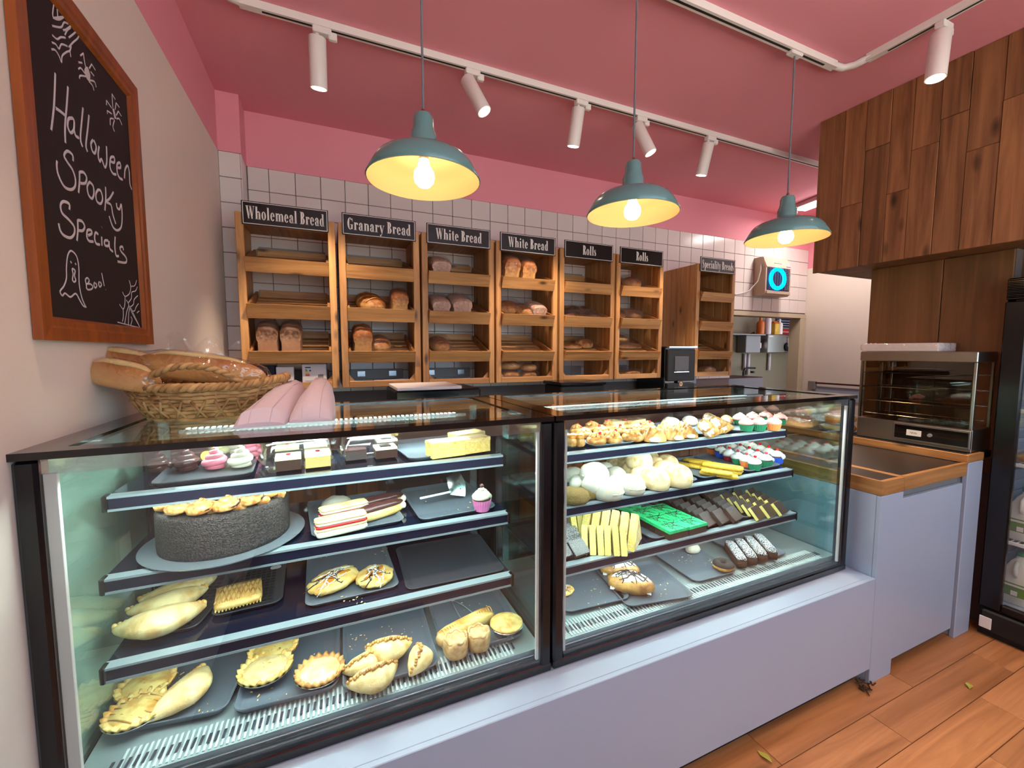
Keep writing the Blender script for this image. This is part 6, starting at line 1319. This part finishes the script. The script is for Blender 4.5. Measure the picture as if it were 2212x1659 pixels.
for k, (u, v, wp, r) in enumerate(((1414, 952, 58, .1), (1456, 948, 52, .4), (1488, 944, 46, .2), (1440, 935, 46, .9), (1478, 932, 44, .3))): pl('shell', shell, u, v, T1, wp, 'ribbed brown shell pastry, %s from the choux pastries' % od[k], 'pastry', r, 'ribbed shell pastries')
for k, (u, v, wp, dz) in enumerate(((1448, 922, 40, 0), (1490, 918, 38, 0))): pl('creambun', bun('powder', 1, .8, .5, .1), u, v, T1, wp, 'sugar dusted cream bun behind the ribbed shell pastries, %s' % ('nearer the choux', 'nearer the cream horns')[k], 'cream bun', k, 'dusted buns on the top shelf')
for k, (u, v, wp, dz) in enumerate(((1545, 943, 60, 0), (1570, 934, 56, 0), (1530, 931, 56, .035), (1558, 925, 56, .035), (1540, 915, 50, .035), (1575, 917, 46, .0))): pl('horn', horn, u, v, T1, wp, 'cream filled pastry horn, %s from the front of the pile' % od[k], 'cream horn', radians(14 + 4 * (k % 3)), 'cream horns on the top shelf', dz=dz)
for k, (u, v, c) in enumerate(((1612, 932, 'casegreen'), (1640, 931, 'casegreen'), (1671, 930, 'caseorange'), (1598, 918, 'casegreen'), (1625, 916, 'caseorange'), (1653, 914, 'casegreen'), (1684, 918, 'casegreen'), (1640, 903, 'casegreen'), (1668, 902, 'caseorange'))):
    pl('pk' + c, swirl('palepink' if k % 3 != 1 else 'orangecream', c, 'chocice' if k % 3 == 1 else None, .62, casehi=.42), u, v, T1, 34 if k < 3 else 30, '%s iced cupcake in %s case, %s of its group from the cream horns' % ('pale pink' if k % 3 != 1 else 'caramel', 'green' if c == 'casegreen' else 'orange', od[k]), 'cupcake', k * .8, 'pink iced cupcakes on the top shelf')
t = thing('wrapped_cake', 'brown cake slab in clear wrap at the outer end of the top shelf', 'cake', tuple(atZ(1712, 919, T1 + .001)), .1); MB().blob(.11, .22, .06, e=5, ez=4, base=.05, amp=.06).build('cake', M['crustdark'], t, smooth=True); MB().blob(.12, .24, .07, e=4, ez=4, base=.05, amp=.1, seed=3).build('plastic_wrap', M['film'], t, smooth=True)
bx = thing('wafer_box', 'pale yellow patterned box behind the choux pastries', 'box', tuple(atZ(1352, 926, T1 + .001)), .05); MB().bbox(-.11, .11, -.03, .04, 0, .05, .004).build('box', M['lemonice'], bx); drizz(MB(), 9, .19, .04, lambda x, y: .0512, .0012, 3).build('print', M['chocice'], bx)
# ---- right case, second shelf
pl('nut', bun('nuts', 1.1, 1, .5, .1, 'nut_cake'), 1240, 1084, T2, 60, 'nut coated cake at the front by the middle post', 'nut cake'); pl('nut', bun('nuts', 1.1, 1, .5, .1), 1268, 1074, T2, 48, 'nut coated cake beside the flour dusted rolls', 'nut cake', 1.1)
pz = ((1362, 1064, 60, 0, 'front, nearest the baps'), (1312, 1076, 66, 0, 'front, nearest the nut cakes'), (1336, 1058, 50, .0, 'second row, nearest the baps'), (1284, 1062, 58, .02, 'second row, nearest the nut cakes'), (1250, 1056, 46, 0, 'beside the middle post, lower'), (1330, 1040, 48, 0, 'third row, middle'), (1284, 1040, 62, .045, 'lying on top of the pile'), (1238, 1040, 46, 0, 'beside the middle post, at the back'), (1305, 1030, 46, 0, 'back row'))
for k, (u, v, wp, dz, lab) in enumerate(pz): pl('pow', bun('powder', 1, 1.15, .72, .07, 'dusted_roll', True), u, v, T2, wp * .9, 'flour dusted split roll, ' + lab, 'bread roll', .5 + k * .5, 'flour dusted rolls', dz=dz)
bz = ((1414, 1054, 58, 0, 'front row, nearest the dusted rolls'), (1461, 1048, 60, 0, 'front row, nearest the yellow fingers'), (1388, 1044, 48, 0, 'second row, nearest the dusted rolls'), (1436, 1034, 50, 0, 'second row, nearest the yellow fingers'), (1368, 1030, 46, 0, 'third row, nearest the dusted rolls'), (1410, 1020, 46, 0, 'third row, middle'), (1350, 1018, 40, 0, 'back row, nearest the dusted rolls'), (1440, 1016, 44, 0, 'third row, nearest the yellow fingers'), (1328, 1014, 36, 0, 'at the far back corner'), (1380, 1012, 52, .05, 'lying on top of the others'), (1400, 1004, 42, 0, 'back row, middle'))
for k, (u, v, wp, dz, lab) in enumerate(bz): pl('bap', bun('bap', 1, 1.25, .85, .03), u, v, T2, wp * .9, 'golden soft bap, ' + lab, 'bread bap', .2 + .1 * (k % 4), 'soft baps on the second shelf', dz=dz)
for k, (u, v, wp, dz) in enumerate(((1552, 1030, 76, 0), (1556, 1020, 84, 0), (1548, 1024, 62, .02), (1560, 1013, 82, .02), (1490, 1010, 62, 0), (1506, 1000, 58, 0), (1520, 1004, 60, .018))): pl('ybar', bar(), u, v, T2, wp, 'yellow iced finger, %s of the pile counted from its front' % od[k], 'iced finger', radians(-58), 'yellow iced fingers', dz=dz)
n_ = 0
for j in range(3):
    for i in range(6):
        u, v = 1630 + 24 * j - i * 18.5, 1016 - 7.5 * j - i * 7; c = ('casegreen', 'caseorange', 'casegreen', 'casered', 'caseblue', 'caseorange')[(i + 2 * j) % 6]
        pl('wc' + c, swirl('icing', c, 'cherry', .6, casehi=.42), u, v, T2, 32 - i * .9, 'white cherry cupcake, %s from the front, %s row from the yellow fingers' % (od[i], od[j]), 'cupcake', n_ * .9, 'white iced cupcakes with cherries'); n_ += 1
# ---- right case, third shelf
def sl_row(key, f, u0, v0, u1, v1, n, wp, lab, cat, group, rz, lean, z=T3, start=0):
    for k in range(n):
        q_ = k / max(1, n - 1); pl(key, f, u0 + (u1 - u0) * q_, v0 + (v1 - v0) * q_, z, wp * (1 - .14 * q_), lab % od[k + start], cat, rz, group, tilt=(lean, 0))
coc = leaning('choc', 'coconut2', name='coconut_slice'); chs = leaning('chocsponge', 'choc'); yes = leaning('shortyellow', 'choc', name='shortbread_slice'); tr1 = leaning('shortyellow', 'shortyellow', True, 'shortbread_triangle', 'choc'); tr2 = leaning('shortyellow', 'pastry', True, 'shortbread_triangle')
for c in range(2): sl_row('coc', coc, 1230 + 30 * c, 1210 - 4 * c, 1216 + 18 * c, 1155, 6, 42, 'coconut topped chocolate slice, %s from the front in the ' + ('row by the middle post', 'row by the triangles')[c], 'chocolate slice', 'coconut chocolate slices', radians(10), radians(-52))
for c in range(3): sl_row('chs', chs, 1539 + 29 * c, 1142 - 6 * c, 1440 + 44 * c, 1090 - 7 * c, 8, 38, 'dark chocolate slice, %s from the front in the ' + ('row by the mint slices', 'middle row', 'row by the shortbread')[c], 'chocolate slice', 'dark chocolate slices', radians(14), radians(-48))
for c in range(3): sl_row('yes', yes, 1646 + 25 * c, 1125 - 5 * c, 1580 + 28 * c, 1092 - 5 * c, 5, 33, 'chocolate topped shortbread slice, %s from the front in the ' + ('row by the dark chocolate slices', 'middle row', 'row nearest the counter flap')[c], 'shortbread slice', 'chocolate topped shortbread slices', radians(14), radians(-42))
def tri_row(key, f, u0, v0, n, wp, lab, rz, th):
    p0 = atZ(u0, v0, T3); sc = wp * mpx(p0)
    for k in range(n):
        p = p0 + Vector((-sin(rz), cos(rz), 0)) * (sc * (th + .08) * k); put(key, f, (p.x, p.y, T3 + .0055), rz + .05 * sin(k * 2.3), sc, lab % od[k], 'shortbread', 'shortbread triangles')
tri_row('tr1', tr1, 1349, 1191, 6, 58, 'chocolate drizzled shortbread triangle standing in the front row, %s from the mint slices', radians(62), .2)
tri_row('tr2', tr2, 1377, 1180, 6, 74, 'plain shortbread triangle standing in the row by the mint slices, %s from the front', radians(38), .2)
tri_row('tr1', tr1, 1284, 1150, 4, 54, 'chocolate drizzled shortbread triangle in the back row, %s from the plain triangles', radians(76), .2)
mint = slab((('sponge', 'chocsponge', .26, 1), ('mint_icing', 'greenice', .12, 1.03)), 1, .8, 'mint_slice', .03)
def mint_f():
    t = mint(); drizz(MB(), 7, .9, .7, lambda x, y: .392, .012, 5).build('chocolate_drizzle', M['choc'], t, smooth=True); return t
a0, ex, ey = atZ(1456, 1166, T3), (atZ(1520, 1150, T3) - atZ(1456, 1166, T3)), None
an = math.atan2(ex.y, ex.x); ux = Vector((cos(an), sin(an), 0)); uy = Vector((-sin(an), cos(an), 0))
for j in range(3):
    for i in range(2):
        p = a0 + ux * (.02 + .112 * i) + uy * (.035 + .09 * j); put('mint', mint_f, (p.x, p.y, T3 + .0055), an + .02 * (i - j), .108, 'mint green iced slice with chocolate lines, %s row, %s' % (('front', 'middle', 'back')[j], ('by the triangles', 'by the chocolate slices')[i]), 'mint slice', 'mint green slices')
p = a0 + ux * .01 + uy * .31; put('mint', mint_f, (p.x, p.y, T3 + .0055), an + .3, .1, 'mint green iced slice lying apart at the back of its tray', 'mint slice', 'mint green slices')
def knife():
    t = empty('cake_knife'); MB().bbox(-.5, .05, -.04, .04, .0, .012, .004).build('blade', M['chrome'], t); MB().bbox(.05, .5, -.03, .03, 0, .05, .015).build('handle', M['chrome'], t); return t
p = a0 + uy * .27 - ux * .07; put('knife', knife, (p.x, p.y, T3 + .006), an + .25, .17, 'steel cake knife behind the mint slices', 'knife')
# ---- right case, deck
def twist():
    t = empty('pastry_twist'); MB().blob(1, .5, .36, e=2.3, amp=.1, fr=3, base=.15, nu=40).build('pastry', M['pastrybrown'], t, smooth=True)
    hz = lambda x, y: .36 * max(0, 1 - (2 * x) ** 2 - (4 * y) ** 2) ** .5 * .96 + .055
    MB().grid(lambda a, b: ((a - .5) * .86, (b - .5) * .38, hz((a - .5) * .86, (b - .5) * .38) + .008 + .012 * noise.noise(Vector((a * 6, b * 6, 1)))), 20, 12).build('icing', M['icing'], t, smooth=True); drizz(MB(), 11, .8, .36, lambda x, y: hz(x, y) + .022, .011, 7).build('chocolate_drizzle', M['choc'], t, smooth=True); return t
pl('twist', twist, 1362, 1275, DT, 98, 'iced pastry twist with chocolate lines at the front of its tray', 'pastry twist', radians(-40), s3=(1, 1.1, 1.0)); pl('twist', twist, 1338, 1242, DT, 84, 'iced pastry twist behind the front one', 'pastry twist', radians(-30))
pl('danish', danish, 1222, 1280, DT, 44, 'small golden danish half hidden by the middle post', 'danish pastry', .5)
def donut():
    t = empty('doughnut'); MB().tube([(.3 * cos(a), .3 * sin(a), .19) for a in [2 * pi * i / 30 for i in range(31)]], .2, 12, flat=.9).build('dough', M['pastrybrown'], t, smooth=True); MB().tube([(.3 * cos(a), .3 * sin(a), .235) for a in [2 * pi * i / 30 for i in range(31)]], .19, 12, flat=.85).build('chocolate', M['vermicelli'], t, smooth=True); return t
pl('donut', donut, 1562, 1230, DT, 44, 'chocolate ring doughnut alone at the tray corner', 'doughnut'); pl('creambun', bun('powder', 1, .8, .5, .1), 1496, 1192, DT, 32, 'pale cream bun at the back of the doughnut tray', 'cream bun')
cbar = bar('chocsponge', 1.0, .24, .22, 'coconut_bar', 'coconut', 'coconut2')
for k in range(4): pl('cbar', cbar, 1588 + k * 21, 1208 - k * 5.5, DT, 92, 'coconut topped chocolate bar, %s from the doughnut' % od[k], 'chocolate bar', radians(-62 + 68 + 50), 'coconut chocolate bars on the deck')
